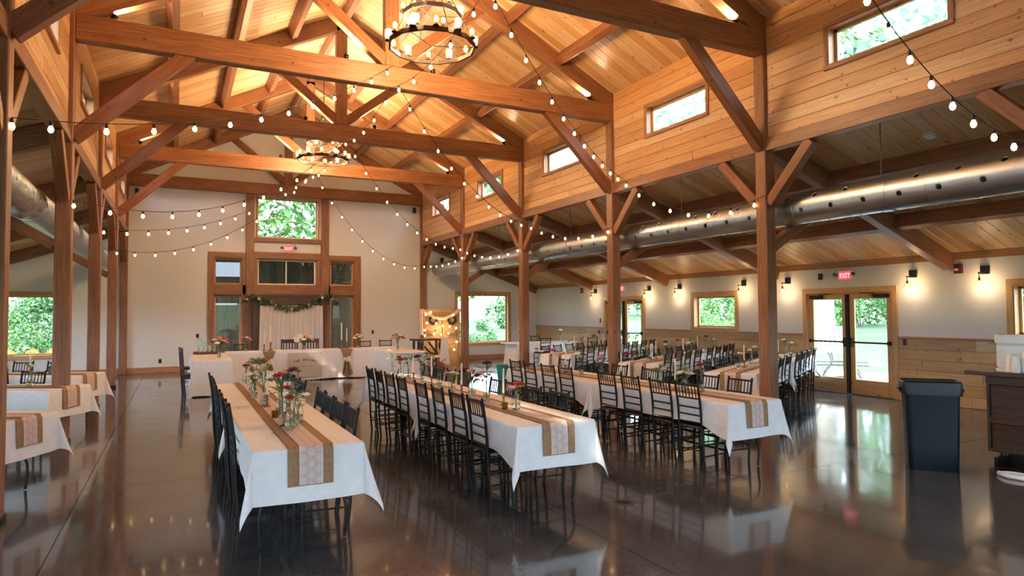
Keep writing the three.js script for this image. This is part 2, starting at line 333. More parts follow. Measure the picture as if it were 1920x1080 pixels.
{
  const w = part('wall_shrub_side', wallX(rect(ZF - 0.2, ZB + 0.2, -0.3, 2.9), lWins.map(([a, b, c, d]) => rect(a, b, c, d)), WL - 0.2, WL), M.wall);
  tag(w, 'off white painted outer wall of the aisle with slanted tables and big windows', 'wall', null, 'structure');
}
const gable = [[WL - 0.2, -0.3], [WR + 0.2, -0.3], [WR + 0.2, 2.75], [XR + 0.1, 4.42], [XR + 0.1, 6.1], [CX, 8.33], [XL - 0.1, 6.1], [XL - 0.1, 4.42], [WL - 0.2, 2.75]];
const farWin = [[8.95, 11.0, 0.6, 2.36], [-4.75, -2.72, 0.6, 2.25]];
{
  const holes = [rect(0.99, 1.79, 0.3, 2.3), rect(0.99, 1.79, 2.6, 3.43), rect(4.46, 5.25, 0.3, 2.3), rect(4.46, 5.25, 2.6, 3.43), rect(2.22, 4.03, 2.6, 3.43), rect(2.15, 4.12, -0.01, 2.3), rect(2.2, 4.08, 4.09, 5.38), ...farWin.map(([a, b, c, d]) => rect(a, b, c, d))];
  const w = thing('wall_far', 'tall off white gable wall behind the head table', 'wall', [0, 0, 0], 0, null, 'structure');
  part('plaster', wallZ(gable, holes, ZF - 0.22, ZF), M.wall, w);
}
for (const [a, b, n] of [[WL, XL - 0.19, 'shrub'], [XL, 0.83, 'nave'], [5.46, XR, 'nave_end'], [XR + 0.19, WR, 'window']]) tag(part('baseboard_far_' + n, bx(a, b, 0, 0.17, ZF, ZF + 0.025), M.oak), { shrub: 'stained wood baseboard under the window full of shrubs', nave: 'stained wood baseboard beside the tall window frame and the wall outlet', nave_end: 'stained wood baseboard behind the old door panels backdrop', window: 'stained wood baseboard under the big lawn view window' }[n], 'baseboard', null, 'structure');
// far glazing timbers
{
  const g = thing('trim_1', 'stained timber frame round the tall glazing behind the head table', 'window frame', [0, 0, 0], 0, null, 'structure');
  const zf = ZF + 0.07, z0 = ZF - 0.12, b = (x0, x1, y0, y1, zz = zf) => part('frame_timber', bx(x0, x1, y0, y1, z0, zz, 0.006), M.timber, g);
  b(1.89, 2.12, 0, 5.42, ZF + 0.11); b(4.16, 4.4, 0, 5.42, ZF + 0.11);
  b(0.83, 0.99, 0, 3.6); b(5.25, 5.46, 0, 3.6); b(1.79, 1.89, 0, 3.43); b(4.4, 4.46, 0, 3.43);
  b(0.99, 1.89, 3.43, 3.6); b(4.4, 5.25, 3.43, 3.6); b(0.99, 1.89, 2.3, 2.6); b(4.4, 5.25, 2.3, 2.6); b(2.12, 4.16, 2.3, 2.6, ZF + 0.09); b(2.12, 4.16, 3.43, 3.64, ZF + 0.09); b(2.12, 4.16, 3.96, 4.09, ZF + 0.09); b(0.99, 1.79, 0, 0.3); b(4.46, 5.25, 0, 0.3);
  b(2.12, 2.22, 2.6, 3.43); b(4.03, 4.16, 2.6, 3.43);
}
windowIn('z', ZF, 0.2, -1, 2.2, 4.08, 4.09, 5.38, 0.02, M.oak, 'high square window full of leafy branches above the exit sign');
windowIn('z', ZF + 0.02, 0.2, -1, 0.99, 1.79, 2.6, 3.43, 0.012, M.oak, 'small upper pane beside the transom reflecting a bright opening');
windowIn('z', ZF + 0.02, 0.2, -1, 4.46, 5.25, 2.6, 3.43, 0.012, M.oak, 'small upper pane beside the transom on the old doors backdrop side');
windowIn('z', ZF + 0.02, 0.2, -1, 0.99, 1.79, 0.3, 2.3, 0.012, M.oak, 'tall narrow window beside the lace curtain and the tray of glass vases');
windowIn('z', ZF + 0.02, 0.2, -1, 4.46, 5.25, 0.3, 2.3, 0.012, M.oak, 'tall narrow window beside the lace curtain and the wall switch');
windowIn('z', ZF + 0.02, 0.2, -1, 2.22, 4.03, 2.6, 3.43, 0.012, M.oak, 'wide transom window with a centre bar under the exit sign', null, [CX - 0.04]);
windowIn('z', ZF, 0.2, -1, ...farWin[0], 0.1, M.trimPine, 'large square pine framed window looking onto the lawn beside the old doors');
windowIn('z', ZF, 0.2, -1, ...farWin[1], 0.1, M.trimPine, 'large pine framed window full of shrubs with yellow flowers');
const rwl = ['pine framed window looking onto the lawn between two sconces', 'pine framed window behind the white drink dispenser', 'pine framed window past the drinks counter'];
rWins.forEach((r, i) => windowIn('x', WR, 0.2, 1, ...r, 0.1, M.trimPine, rwl[i]));
lWins.forEach((r) => windowIn('x', WL, 0.2, -1, ...r, 0.1, M.trimPine, 'tall window in the outer wall of the slanted table aisle', 'windows of the slanted table aisle'));
// rear wall behind the camera, glazed like the far one
const rearWin = [[-4.6, -2.4, 0.6, 2.3], [-0.3, 1.3, 0.8, 2.4], [2.1, 4.2, 0.05, 2.5], [5.0, 6.6, 0.8, 2.4], [2.2, 4.1, 4.2, 5.3], [8.5, 10.7, 0.6, 2.3]];
{
  const w = part('wall_rear', wallZ(gable, rearWin.map((r) => rect(...r)), ZB, ZB + 0.2), M.wall);
  tag(w, 'off white gable wall with wide glazing opposite the head table', 'wall', null, 'structure');
  rearWin.forEach((r, i) => windowIn('z', ZB, 0.2, 1, ...r, 0.1, M.oak, ['wide window of the rear gable by the slanted table aisle', 'tall rear gable window beside the glazed entrance', 'glazed entrance bay of the rear gable', 'tall rear gable window on the drinks counter side', 'high rear gable window above the entrance', 'wide window of the rear gable by the drinks counter'][i]));
}
// glass double doors in the window side wall
function doubleDoor(za, zb, label) {
  const o = thing('door_' + (++nDoor), label, 'double door', [0, 0, 0], 0, null, 'structure');
  const m = (za + zb) / 2;
  part('casing', [bx(WR - 0.03, WR, 0, 2.06, za - 0.1, za), bx(WR - 0.03, WR, 0, 2.06, zb, zb + 0.1), bx(WR - 0.03, WR, 2.06, 2.17, za - 0.1, zb + 0.1)], M.trimPine, o);
  part('jamb', [bx(WR, WR + 0.2, 0, 2.06, za, za + 0.03), bx(WR, WR + 0.2, 0, 2.06, zb - 0.03, zb), bx(WR, WR + 0.2, 2.03, 2.06, za, zb)], M.trimPine, o);
  part('threshold', bx(WR, WR + 0.2, 0, 0.012, za, zb, 0.003), M.steel, o);
  part('astragal', [bx(WR - 0.035, WR + 0.06, 0.02, 2.03, m - 0.03, m - 0.008), bx(WR - 0.035, WR + 0.06, 0.02, 2.03, m + 0.008, m + 0.03)], M.bronze, o);
  for (const [a, b, sg] of [[za + 0.03, m - 0.03, 1], [m + 0.03, zb - 0.03, -1]]) {
    const x0 = WR + 0.02, x1 = WR + 0.065, st = 0.11;
    const leaf = part('door_leaf', [bx(x0, x1, 0.015, 2.03, a, a + st), bx(x0, x1, 0.015, 2.03, b - st, b), bx(x0, x1, 1.93, 2.03, a + st, b - st), bx(x0, x1, 0.015, 0.31, a + st, b - st)], M.trimPine, o);
    part('pane', new THREE.PlaneGeometry(b - a - 2 * st, 1.62).rotateY(-Math.PI / 2).translate(x0 + 0.02, 1.12, (a + b) / 2), M.glass, leaf);
    part('push_bar', [bx(x0 - 0.07, x0 - 0.03, 1.04, 1.075, a + 0.03, b - 0.03), bx(x0 - 0.06, x0, 1.02, 1.095, a + 0.03, a + 0.08), bx(x0 - 0.06, x0, 1.02, 1.095, b - 0.08, b - 0.03), bx(x0 - 0.05, x0, 0.96, 1.15, sg > 0 ? b - 0.07 : a, sg > 0 ? b : a + 0.07)], M.bronze, leaf);
    const hz = sg > 0 ? a + 0.05 : b - 0.05;
    part('door_closer', [bx(x0 - 0.06, x0, 1.95, 2.02, Math.min(hz, hz + sg * 0.3), Math.max(hz, hz + sg * 0.3)), beam(V(x0 - 0.05, 2.035, hz + sg * 0.25), V(x0 - 0.1, 2.05, hz + sg * 0.55), 0.015, 0.03)], M.bronze, leaf);
  }
}
doubleDoor(...rGap[0], 'pine framed glass double doors looking onto the picnic table');
doubleDoor(...rGap[1], 'pine framed glass double doors in bright foliage past the lawn window');

// ------------------------------------------------------------------ timber frame
const plateY0 = 4.02, plateY1 = 4.21;
for (const s of [-1, 1]) {
  const nx = s > 0 ? XR : XL;                               // nave face
  const ax = nx + s * PW / 2;                               // post axis
  const nm = s > 0 ? 'in the row beside the glass double doors aisle' : 'in the row beside the slanted tables and shrub window';
  for (let k = -2; k <= 4; k++) {
    const zc = Zk(k) - PW / 2;
    const p = thing('timber_post', 'square honey stained timber post with knee braces ' + nm, 'post', [ax, 0, zc], 0, 'posts ' + nm, 'structure');
    part('shaft', bx(-PW / 2, PW / 2, 0, k === 4 ? 6.1 : 6.08, -PW / 2, PW / 2, 0.01), M.timber, p);
    for (const t of [-1, 1]) { if (k === 4 && t < 0) continue; part('brace', beam(V(0, 3.26, t * PW / 2), V(0, 4.02, t * (PW / 2 + 0.72)), 0.15, 0.14), M.timber2, p); }
    const rb = (x) => ceilA(ax + s * (x - 0)) - 0.32;       // underside of the aisle rafter
    if (k < 4) part('aisle_brace', beam(V(s * PW / 2, 2.63, 0), V(s * 1.42, 3.44, 0), 0.14, 0.14), M.timber2, p);
    if (k > -1 && k < 4) part('base_shoe', bx(-PW / 2 - 0.012, PW / 2 + 0.012, 0, 0.06, -PW / 2 - 0.012, PW / 2 + 0.012, 0.004), M.blackMetal, p);
    // aisle rafter
    const r = thing('aisle_rafter', 'sloping timber rafter of the aisle ceiling ' + (s > 0 ? 'over the glass double doors side' : 'over the slanted tables by the shrub window'), 'rafter', [0, 0, 0], 0, 'aisle rafters ' + (s > 0 ? 'door side' : 'shrub side'), 'structure');
    const xe = s > 0 ? WR - 0.02 : WL + 0.02, xs = nx + s * (PW - 0.02), dn = 0.15 * slA;
    part('timber', beam(V(xs, ceilA(xs) - dn - 0.005, zc), V(xe, ceilA(xe) - dn - 0.005, zc), 0.29, 0.16, V(0, 1, 0), 0.008), M.timber, r);
  }
  const pl = thing('plate_beam', 'long horizontal timber plate under the high board wall ' + (s > 0 ? 'of the double doors aisle' : 'of the shrub window aisle'), 'beam', [0, 0, 0], 0, null, 'structure');
  for (let k = -3; k < 4; k++) part('timber', bx(Math.min(nx + s * 0.01, nx + s * 0.18), Math.max(nx + s * 0.01, nx + s * 0.18), plateY0, plateY1, Zk(k + 1), Zk(k) - PW, 0.008), M.timber, pl);
  // aisle purlins
  for (const [px, nmP] of [[9.0, 'above the round duct'], [10.6, 'nearer the outer wall']]) {
    const x = mirror(s, px), q = thing('aisle_purlin', 'long horizontal timber purlin of the aisle ceiling ' + nmP + (s > 0 ? ' by the glass double doors' : ' by the shrub window'), 'purlin', [0, 0, 0], 0, null, 'structure');
    for (let k = -3; k < 4; k++) part('timber', beam(V(x, ceilA(x) - 0.125, Zk(k + 1) - 0.015), V(x, ceilA(x) - 0.125, Zk(k) - 0.175), 0.24, 0.14, V(s * 0.36, 1, 0).normalize()), M.timber2, q);
  }
  // nave purlins
  [1.05, 2.15, 3.25].forEach((d, i) => {
    const x = CX + s * d, q = thing('roof_purlin', 'long timber purlin under the pine ceiling, ' + ['next to the ridge', 'halfway up the slope', 'lowest on the slope'][i] + (s > 0 ? ', double doors side' : ', shrub window side'), 'purlin', [0, 0, 0], 0, null, 'structure');
    for (let k = -3; k < 4; k++) part('timber', beam(V(x, ceilN(x) - 0.125, Zk(k + 1) - 0.005), V(x, ceilN(x) - 0.125, Zk(k) - 0.185), 0.23, 0.13, V(-s * -0.5, 1, 0).normalize()), M.timber2, q);
  });
}
// trusses
for (let k = -2; k <= 4; k++) {
  const z = Zk(k) - PW / 2, wall = k === 4, t = thing('roof_truss', wall ? 'timber truss set against the white gable wall' : 'honey stained timber roof truss with king post, struts and curved knee braces'.replace('curved ', ''), 'truss', [0, 0, 0], 0, wall ? null : 'roof trusses across the hall', 'structure');
  part('tie_beam', bx(XL - 0.0, XR + 0.0, 5.44, 5.8, z - PW / 2, z + PW / 2, 0.012), M.timber, t);
  part('king_post', bx(CX - 0.118, CX + 0.118, 5.8, ceilN(CX) - 0.28, z - PW / 2 + 0.005, z + PW / 2 - 0.005, 0.01), M.timber, t);
  for (const s of [-1, 1]) {
    const xe = s > 0 ? XR + 0.05 : XL - 0.05, d = 0.155 * sl;
    part('rafter', beam(V(xe, ceilN(xe) - d, z), V(CX, ceilN(CX) - d, z), 0.3, PW - 0.01), M.timber, t);
    part('strut', beam(V(CX + s * 0.08, 5.87, z), V(CX + s * 1.62, 7.1, z), 0.19, 0.15), M.timber2, t);
    if (!wall) part('brace', beam(V(s > 0 ? XR + 0.02 : XL - 0.02, 4.1, z), V(CX + s * (XR - CX - 1.4), 5.5, z), 0.19, 0.14), M.timber2, t);
  }
}
tag(part('ridge_beam', bx(CX - 0.06, CX + 0.06, ceilN(CX) - 0.3, ceilN(CX) - 0.03, ZF, ZB), M.timber), 'timber ridge beam at the peak of the pine ceiling', 'beam', null, 'structure');

// vestibule behind the far glazing: rough vertical boards
{
  const w = thing('wall_vestibule', 'rough grey brown vertical boards seen through the far glazing', 'wall', [0, 0, 0], 0, null, 'structure');
  const zv = ZF - 2.6;
  planks(w, V(-0.2, -0.05, zv), V(0, 1, 0), V(1, 0, 0), V(0, 0, 1), 3.75, 6.7, 0.24, M.barn, 0);
  part('side_panel', [-0.35, 6.5].flatMap((x) => [bx(x, x + 0.15, -0.1, 0.25, zv, ZF - 0.22), bx(x, x + 0.15, 3.3, 3.75, zv, ZF - 0.22), bx(x, x + 0.15, 0.25, 3.3, zv, zv + 0.25), bx(x, x + 0.15, 0.25, 3.3, ZF - 0.4, ZF - 0.22)]), M.barn[1], w);
  for (const x of [-0.28, 6.57]) part('side_pane', new THREE.PlaneGeometry(2, 3.05).rotateY(Math.PI / 2).translate(x, 1.77, (zv + ZF) / 2 - 0.05), M.glass, w);
  part('back_panel', bx(-0.35, 6.65, -0.1, 3.75, zv - 0.15, zv - 0.03), M.ext, w);
  part('lid', bx(-0.35, 6.65, 3.7, 3.85, zv - 0.15, ZF - 0.22), M.barn[2], w);
  tag(part('floor_vestibule', bx(-0.35, 6.65, -0.25, -0.02, zv, ZF - 0.22), M.joint), 'dark floor of the lobby behind the far glazing', 'floor', null, 'structure');
}
// ------------------------------------------------------------------ tables, cloths, runners
function drape(L, W, H, dSide, dEnd, seed, waves = 1, lift = 0) {
  // top L along x, W along z; hanging cloth with folded corners; hem lengths dSide (long sides) and dEnd
  let s = seed * 977 + 3; const r = () => { s = (s * 1664525 + 1013904223) >>> 0; return s / 4294967296; };
  const ring = [], hx = L / 2 + 0.004, hz = W / 2 + 0.004, fan = 14;
  const ph = [r() * 6, r() * 6, r() * 6, r() * 6], fq = [5 + r() * 2, 4 + r() * 2, 5 + r() * 2, 4 + r() * 2];
  const addSide = (x0, z0, x1, z1, nx, nz, d, i) => {
    const len = Math.hypot(x1 - x0, z1 - z0), n = Math.max(6, Math.round(len / 0.07));
    for (let k = 1; k < n; k++) { const t = k / n, m = Math.sin(Math.PI * t); ring.push({ x: x0 + (x1 - x0) * t, z: z0 + (z1 - z0) * t, nx, nz, out: 0.012 + 0.016 * waves * m * (0.6 + 0.5 * Math.sin(t * len * fq[i] + ph[i]) + 0.3 * Math.sin(t * len * 13 + ph[i] * 2)), d: d + 0.012 * Math.sin(t * len * 3 + ph[i]) * (lift ? 0.4 : 1) - (i % 2 ? 0 : lift) * THREE.MathUtils.smoothstep(Math.min(t, 1 - t) * len, 0.02, 0.42) }); }
  };
  const addCorner = (cx, cz, a0, d0, d1, j) => {
    const flare = 0.10 + 0.06 * r();
    for (let k = 0; k <= fan; k++) {
      const f = k / fan, an = a0 + f * Math.PI / 2, ph2 = f * Math.PI / 2;
      const R = Math.min(d0 / Math.max(0.2, Math.cos(ph2)), d1 / Math.max(0.2, Math.sin(ph2)), Math.hypot(d0, d1));
      const o = 0.014 + flare * Math.pow(Math.sin(2 * ph2), 0.8) * (R / Math.hypot(d0, d1));
      ring.push({ x: cx, z: cz, nx: Math.cos(an), nz: Math.sin(an), out: o, d: Math.sqrt(Math.max(0.01, R * R - o * o)) });
    }
  };
  addCorner(hx, hz, 0, dEnd, dSide); addSide(hx, hz, -hx, hz, 0, 1, dSide, 0);
  addCorner(-hx, hz, Math.PI / 2, dSide, dEnd); addSide(-hx, hz, -hx, -hz, -1, 0, dEnd, 1);
  addCorner(-hx, -hz, Math.PI, dEnd, dSide); addSide(-hx, -hz, hx, -hz, 0, -1, dSide, 2);
  addCorner(hx, -hz, Math.PI * 1.5, dSide, dEnd); addSide(hx, -hz, hx, hz, 1, 0, dEnd, 3);
  const rows = [0, 0.03, 0.12, 0.3, 0.55, 0.8, 1], n = ring.length, pos = [], uv = [], idx = [];
  rows.forEach((t, j) => ring.forEach((q) => {
    const soft = j === 0 ? -0.008 : 0; const o = q.out * Math.pow(t, 1.15) + soft + (j ? 0.004 : 0);
    pos.push(q.x + q.nx * o, H - q.d * t - (j === 0 ? 0 : 0.002), q.z + q.nz * o); uv.push(q.x + q.nx * t * q.d, q.z + q.nz * t * q.d);
  }));
  for (let j = 0; j + 1 < rows.length; j++) for (let i = 0; i < n; i++) { const a = j * n + i, b = j * n + (i + 1) % n; idx.push(a, b, a + n, b, b + n, a + n); }
  const c0 = pos.length / 3; pos.push(0, H + 0.001, 0); uv.push(0, 0); for (let i = 0; i < n; i++) idx.push(c0, (i + 1) % n, i);
  const g = new THREE.BufferGeometry(); g.setAttribute('position', new THREE.Float32BufferAttribute(pos, 3)); g.setAttribute('uv', new THREE.Float32BufferAttribute(uv, 2)); g.setIndex(idx);
  g.computeVertexNormals(); return g;
}
function strip(L, w, H, hang, mat, name, parent, lift, sway = 0, hang2 = hang) {
  // a runner lying along x on a table of length L and hanging over both ends
  const e = L / 2 + 0.014, pts = [[-e - 0.014 - lift, H - hang2], [-e - 0.012 - lift, H - hang2 * 0.5], [-e - 0.006 - lift, H - 0.03], [-e + 0.012, H + 0.004 + lift], [-e / 2, H + 0.004 + lift], [0, H + 0.004 + lift], [e / 2, H + 0.004 + lift], [e - 0.012, H + 0.004 + lift], [e + 0.006 + lift, H - 0.03], [e + 0.012 + lift, H - hang * 0.5], [e + 0.014 + lift, H - hang]];
  const pos = [], uv = [], idx = []; let acc = 0, pushRow = (p, t) => { for (const [dz, top] of [[-w / 2, 0], [w / 2, 0]]) { pos.push(p[0], p[1], dz + sway * Math.sin(p[0] * 2.1)); uv.push((dz / w) + 0.5, t); } };
  pts.forEach((p, i) => { if (i) acc += Math.hypot(p[0] - pts[i - 1][0], p[1] - pts[i - 1][1]); pushRow(p, acc * 1.6); });
  const N = pts.length; for (let i = 0; i + 1 < N; i++) { const a = i * 2; idx.push(a, a + 1, a + 2, a + 1, a + 3, a + 2); }
  const g = new THREE.BufferGeometry(); g.setAttribute('position', new THREE.Float32BufferAttribute(pos, 3)); g.setAttribute('uv', new THREE.Float32BufferAttribute(uv, 2)); g.setIndex(idx); g.computeVertexNormals();
  const top = g.toNonIndexed();
  // give it a thickness: an offset copy underneath
  const low = top.clone(); { const p = low.attributes.position, nn = low.attributes.normal; const sgn = nn.getY(24) > 0 ? 1 : -1; for (let i = 0; i < p.count; i++) p.setXYZ(i, p.getX(i) - sgn * nn.getX(i) * 0.002, p.getY(i) - sgn * nn.getY(i) * 0.002, p.getZ(i)); }
  return part(name, merge([top, low]), mat, parent);
}
const TH = 0.755, TL = 2.44, TW = 0.76;
const tableProto = {};
function foldingTable(pos, turn, label, group) {
  const t = thing('folding_table', label, 'table', pos, turn, group);
  if (!tableProto.top) {
    tableProto.top = cbox(TL - 0.02, 0.035, TW - 0.02, 0.012).translate(0, TH - 0.02, 0);
    tableProto.leg = [-1, 1].map((s) => { const x = s * (TL / 2 - 0.33), xf = s * (TL / 2 - 0.24); return merge([tube([[xf, 0.01, -0.3], [xf, 0.3, -0.3], [x, 0.5, -0.14], [x, 0.72, -0.12]], 0.013, 6, 10), tube([[xf, 0.01, 0.3], [xf, 0.3, 0.3], [x, 0.5, 0.14], [x, 0.72, 0.12]], 0.013, 6, 10), rod([x, 0.6, -0.13], [x, 0.6, 0.13], 0.011), rod([x, 0.71, -0.3], [x, 0.71, 0.3], 0.012), rod([x, 0.6, 0], [x - s * 0.4, 0.72, 0], 0.009)]); });
  }
  part('tabletop', tableProto.top, M.whiteTrim, t);
  for (const l of tableProto.leg) part('leg_frame', l, M.blackMetal, t);
  return t;
}
// ------------------------------------------------------------------ chiavari chair: back stands at x = 0, seat reaches toward +x
function chairGeoms() {
  const bp = (s) => tube([[0.055, 0.0, s * 0.178], [0.03, 0.25, s * 0.172], [0.022, 0.46, s * 0.168], [0.005, 0.7, s * 0.168], [-0.03, 0.925, s * 0.17]], 0.0135, 7, 8);
  const fin = (s) => new THREE.SphereGeometry(0.0145, 7, 5).translate(-0.03, 0.926, s * 0.17);
  const X = (y) => (y > 0.7 ? 0.005 - (y - 0.7) / 0.225 * 0.035 : 0.022 - (y - 0.46) / 0.24 * 0.017);
  const rail = (y, r = 0.0095) => rod([X(y), y, -0.168], [X(y), y, 0.168], r, r, 6);
  return {
    back_post: [bp(-1), bp(1)].map((g, i) => merge([g, fin(i ? 1 : -1)])),
    leg: [-1, 1].map((s) => merge([rod([0.41, 0, s * 0.185], [0.395, 0.44, s * 0.178], 0.012, 0.0135, 7), new THREE.TorusGeometry(0.0135, 0.003, 4, 8).rotateX(Math.PI / 2).translate(0.404, 0.2, s * 0.182)])),
    seat: [merge([cbox(0.40, 0.022, 0.38, 0.01).translate(0.215, 0.452, 0), cbox(0.37, 0.03, 0.35, 0.014).translate(0.215, 0.474, 0)])],
    top_rail: [rail(0.905, 0.011)], back_rail: [rail(0.765), rail(0.665), rail(0.585), rail(0.505)],
    spindle: [-0.12, -0.072, -0.024, 0.024, 0.072, 0.12].map((z) => rod([X(0.765), 0.765, z], [X(0.905), 0.905, z], 0.0062, 0.0062, 5)),
    stretcher: [...[-1, 1].flatMap((s) => [0.15, 0.27].map((y) => rod([0.045, y, s * 0.175], [0.405, y + 0.01, s * 0.183], 0.008, 0.008, 5))), rod([0.408, 0.17, -0.183], [0.408, 0.17, 0.183], 0.008, 0.008, 5), rod([0.402, 0.3, -0.18], [0.402, 0.3, 0.18], 0.008, 0.008, 5), rod([0.042, 0.2, -0.175], [0.042, 0.2, 0.175], 0.008, 0.008, 5)],
  };
}
M.chair = phy({ color: 0x0c0807, roughness: 0.42, specularIntensity: 0.55 }); M.chairSeat = std({ color: 0x0d0b0b, roughness: 0.5 });
const CG = chairGeoms();
const chairProto = (simple) => {
  const g = new THREE.Group();
  const add = (n, geo, mat) => { const m = new THREE.Mesh(geo, mat); m.name = n; m.castShadow = m.receiveShadow = true; g.add(m); };
  if (!simple) for (const [n, list] of Object.entries(CG)) for (const geo of list) add(n, geo, n === 'seat' ? M.chairSeat : M.chair);
  else { CG.back_post.forEach((q) => add('back_post', q, M.chair)); CG.leg.forEach((q) => add('leg', q, M.chair)); add('seat', CG.seat[0], M.chairSeat); add('backrest', merge([...CG.top_rail, ...CG.back_rail, ...CG.spindle]), M.chair); add('stretcher', merge(CG.stretcher), M.chair); }
  return g;
};
const CP = chairProto(false), CS = chairProto(true);
function chair(x, z, turn, label, group, simple) {
  const c = (simple ? CS : CP).clone(); c.name = numbered('chiavari_chair'); scene.add(c); c.position.set(x, 0, z); c.rotation.y = turn; return tag(c, label, 'chair', group);
}
const ORD = ['first', 'second', 'third', 'fourth', 'fifth', 'sixth', 'seventh', 'eighth', 'ninth', 'tenth', 'eleventh', 'twelfth', 'thirteenth'];
// a row of two tables end to end along its own x axis; the end with the hanging runner lies at +x
function tableRow(cx, cz, turn, key, desc, sideA, sideB, chA, chB, simple) {
  const c = Math.cos(turn), s = Math.sin(turn), P = (lx, lz) => [cx + lx * c + lz * s, cz - lx * s + lz * c];
  [1, -1].forEach((e, i) => {
    const [x, z] = P(e * (TL / 2 + 0.004), 0), w = i ? 'far table of ' : 'open end table of ';
    foldingTable([x, 0, z], turn, 'folding table under white cloth, ' + w + desc, 'folding tables under cloths');
    const cl = part('tablecloth', drape(TL, TW, TH + 0.004 + i * 0.002, 0.37, 0.375, key * 2 + i, 1, 0.108), M.linen); cl.position.set(x, 0, z); cl.rotation.y = turn;
    tag(cl, 'white cloth on the ' + w + desc, 'tablecloth', 'white tablecloths');
  });
  const r = thing('table_runner', 'burlap runner with lace centre along ' + desc, 'table runner', [cx, 0, cz], turn, 'burlap runners');
  strip(2 * TL + 0.01, 0.315, TH + 0.006, 0.27, M.burlap, 'burlap', r, 0.003, 0.004);
  strip(2 * TL + 0.01, 0.165, TH + 0.006, 0.262, M.lace, 'lace', r, 0.0075, 0.006);
  const put = (list, sg, side) => list.forEach((lx, i) => { const [x, z] = P(lx, sg * (TW / 2 + 0.052 + rnd(-0.012, 0.012))); chair(x, z, turn + (sg > 0 ? Math.PI / 2 : -Math.PI / 2) + rnd(-0.04, 0.04), `black chiavari chair, ${ORD[i]} from open end, ${side}, ${desc}`, 'chairs along ' + desc, simple); });
  put(chA, 1, sideA); put(chB, -1, sideB);
  return P;
}
// nave tables: local x runs toward the camera (+z): turn = -90 deg, so +local z is -x
const H2 = -Math.PI / 2, zc = -7.31;
const loc = (list, c = zc) => list.map((z) => z - c);
const PA = tableRow(0.86, zc, H2, 1, 'number five table', 'wall switch side', 'dance floor side', loc([-5.95, -6.37, -6.79, -7.21, -8.0, -8.43, -8.86, -9.38]), loc([-5.53, -5.96, -6.44, -6.9, -7.98, -8.42, -8.86, -9.34]));
const PB = tableRow(2.92, zc, H2, 2, 'middle straight table', 'number five side', 'post side', loc([-5.55, -6.02, -6.56, -7.07, -7.82, -8.32, -8.84, -9.3]), loc([-5.6, -6.12, -6.6, -6.97, -7.96, -8.45, -8.9, -9.36]));
const PC = tableRow(5.38, zc - 0.12, H2 + 0.012, 3, 'straight table by posts', 'middle table side', 'post side', loc([-5.52, -5.96, -6.49, -7.0, -7.95, -8.44, -9.02, -9.48], zc - 0.12), loc([-5.6, -6.11, -6.7, -7.2, -7.9, -8.4, -8.9, -9.4], zc - 0.12));
// aisle tables stand at a slant; the open end points into the nave
const SL = 29 * Math.PI / 180, even = [2.12, 1.55, 0.98, 0.41, -0.4, -0.97, -1.54, -2.11];
const slant = (ex, ez, s, key, desc, a, b, chA, chB) => { // (ex, ez): middle of the open end; s = side
  const turn = s > 0 ? Math.PI + SL : -SL, ux = Math.cos(turn), uz = -Math.sin(turn);
  return tableRow(ex - ux * TL, ez - uz * TL, turn, key, desc, a, b, chA || even, chB || even, true);
};
const PD = slant(7.53, -7.41, 1, 4, 'slanted picnic doors table', 'lawn window side', 'drinks counter side');
const PE = slant(7.56, -9.68, 1, 5, 'slanted lawn window table', 'far doors side', 'picnic doors side');
const PF = slant(7.55, -12.62, 1, 6, 'slanted far doors table', 'buffet side', 'lawn window side');
const PH1 = slant(-1.24, -7.56, -1, 7, 'shrub aisle rose jar table', 'entrance side', 'gable side', [1.2, 0.6, -0.4, -1.0, -1.6], [1.6, 1.0, 0.4, -0.4, -1.0, -1.6]);
const PH2 = slant(-1.25, -10.4, -1, 8, 'middle shrub aisle table', 'entrance side', 'gable side', [1.3, 0.7, -0.4, -1.0, -1.6], [1.6, 1.0, 0.4, -0.4, -1.0, -1.6]);
const PH3 = slant(-1.25, -12.5, -1, 9, 'shrub aisle framed sign table', 'entrance side', 'gable side', [1.3, 0.7, -0.4, -1.0, -1.6], [1.6, 1.0, 0.4, -0.4, -1.0, -1.6]);

// ------------------------------------------------------------------ flowers, candles, cards
const petal = (c, r = 0.7) => std({ color: c, roughness: r });
const FM = { red: petal(0xa80f1c), wine: petal(0x5a0c22), pink: petal(0xe08a94), rose: petal(0xc83858), white: petal(0xf4efe4), cream: petal(0xefe2bc), peach: petal(0xe8a070), leaf: petal(0x4f6a35, 0.6), sage: petal(0x7d9068, 0.7), olive: petal(0x6d6a30, 0.7), stem: petal(0x4c5e2c, 0.7), candle: std({ color: 0xf1e6c8, roughness: 0.45 }), brass: std({ color: 0x8a6a3c, metalness: 0.7, roughness: 0.4 }), water: phy({ color: 0xe8efe0, transmission: 1, thickness: 0.05, roughness: 0.0, ior: 1.33 }), amber: phy({ color: 0xb8a040, transmission: 0.8, thickness: 0, roughness: 0.15 }) };
function bloom(r, seed) { // rosette: core and two rings of cupped petals
  const L = [new THREE.IcosahedronGeometry(r * 0.5, 1).scale(1, 0.9, 1)];
  for (const [n, rr, y, tilt, sc] of [[5, 0.42, 0.02, 0.5, 0.55], [7, 0.72, -0.12, 1.0, 0.55]]) for (let i = 0; i < n; i++) {
    const a = i / n * 6.283 + seed + rr; const g = new THREE.SphereGeometry(r * sc, 6, 4).scale(1, 0.28, 0.8); g.rotateZ(-tilt + 1.3); g.translate(r * rr, r * y, 0); g.rotateY(a); L.push(g);
  } return merge(L);
}
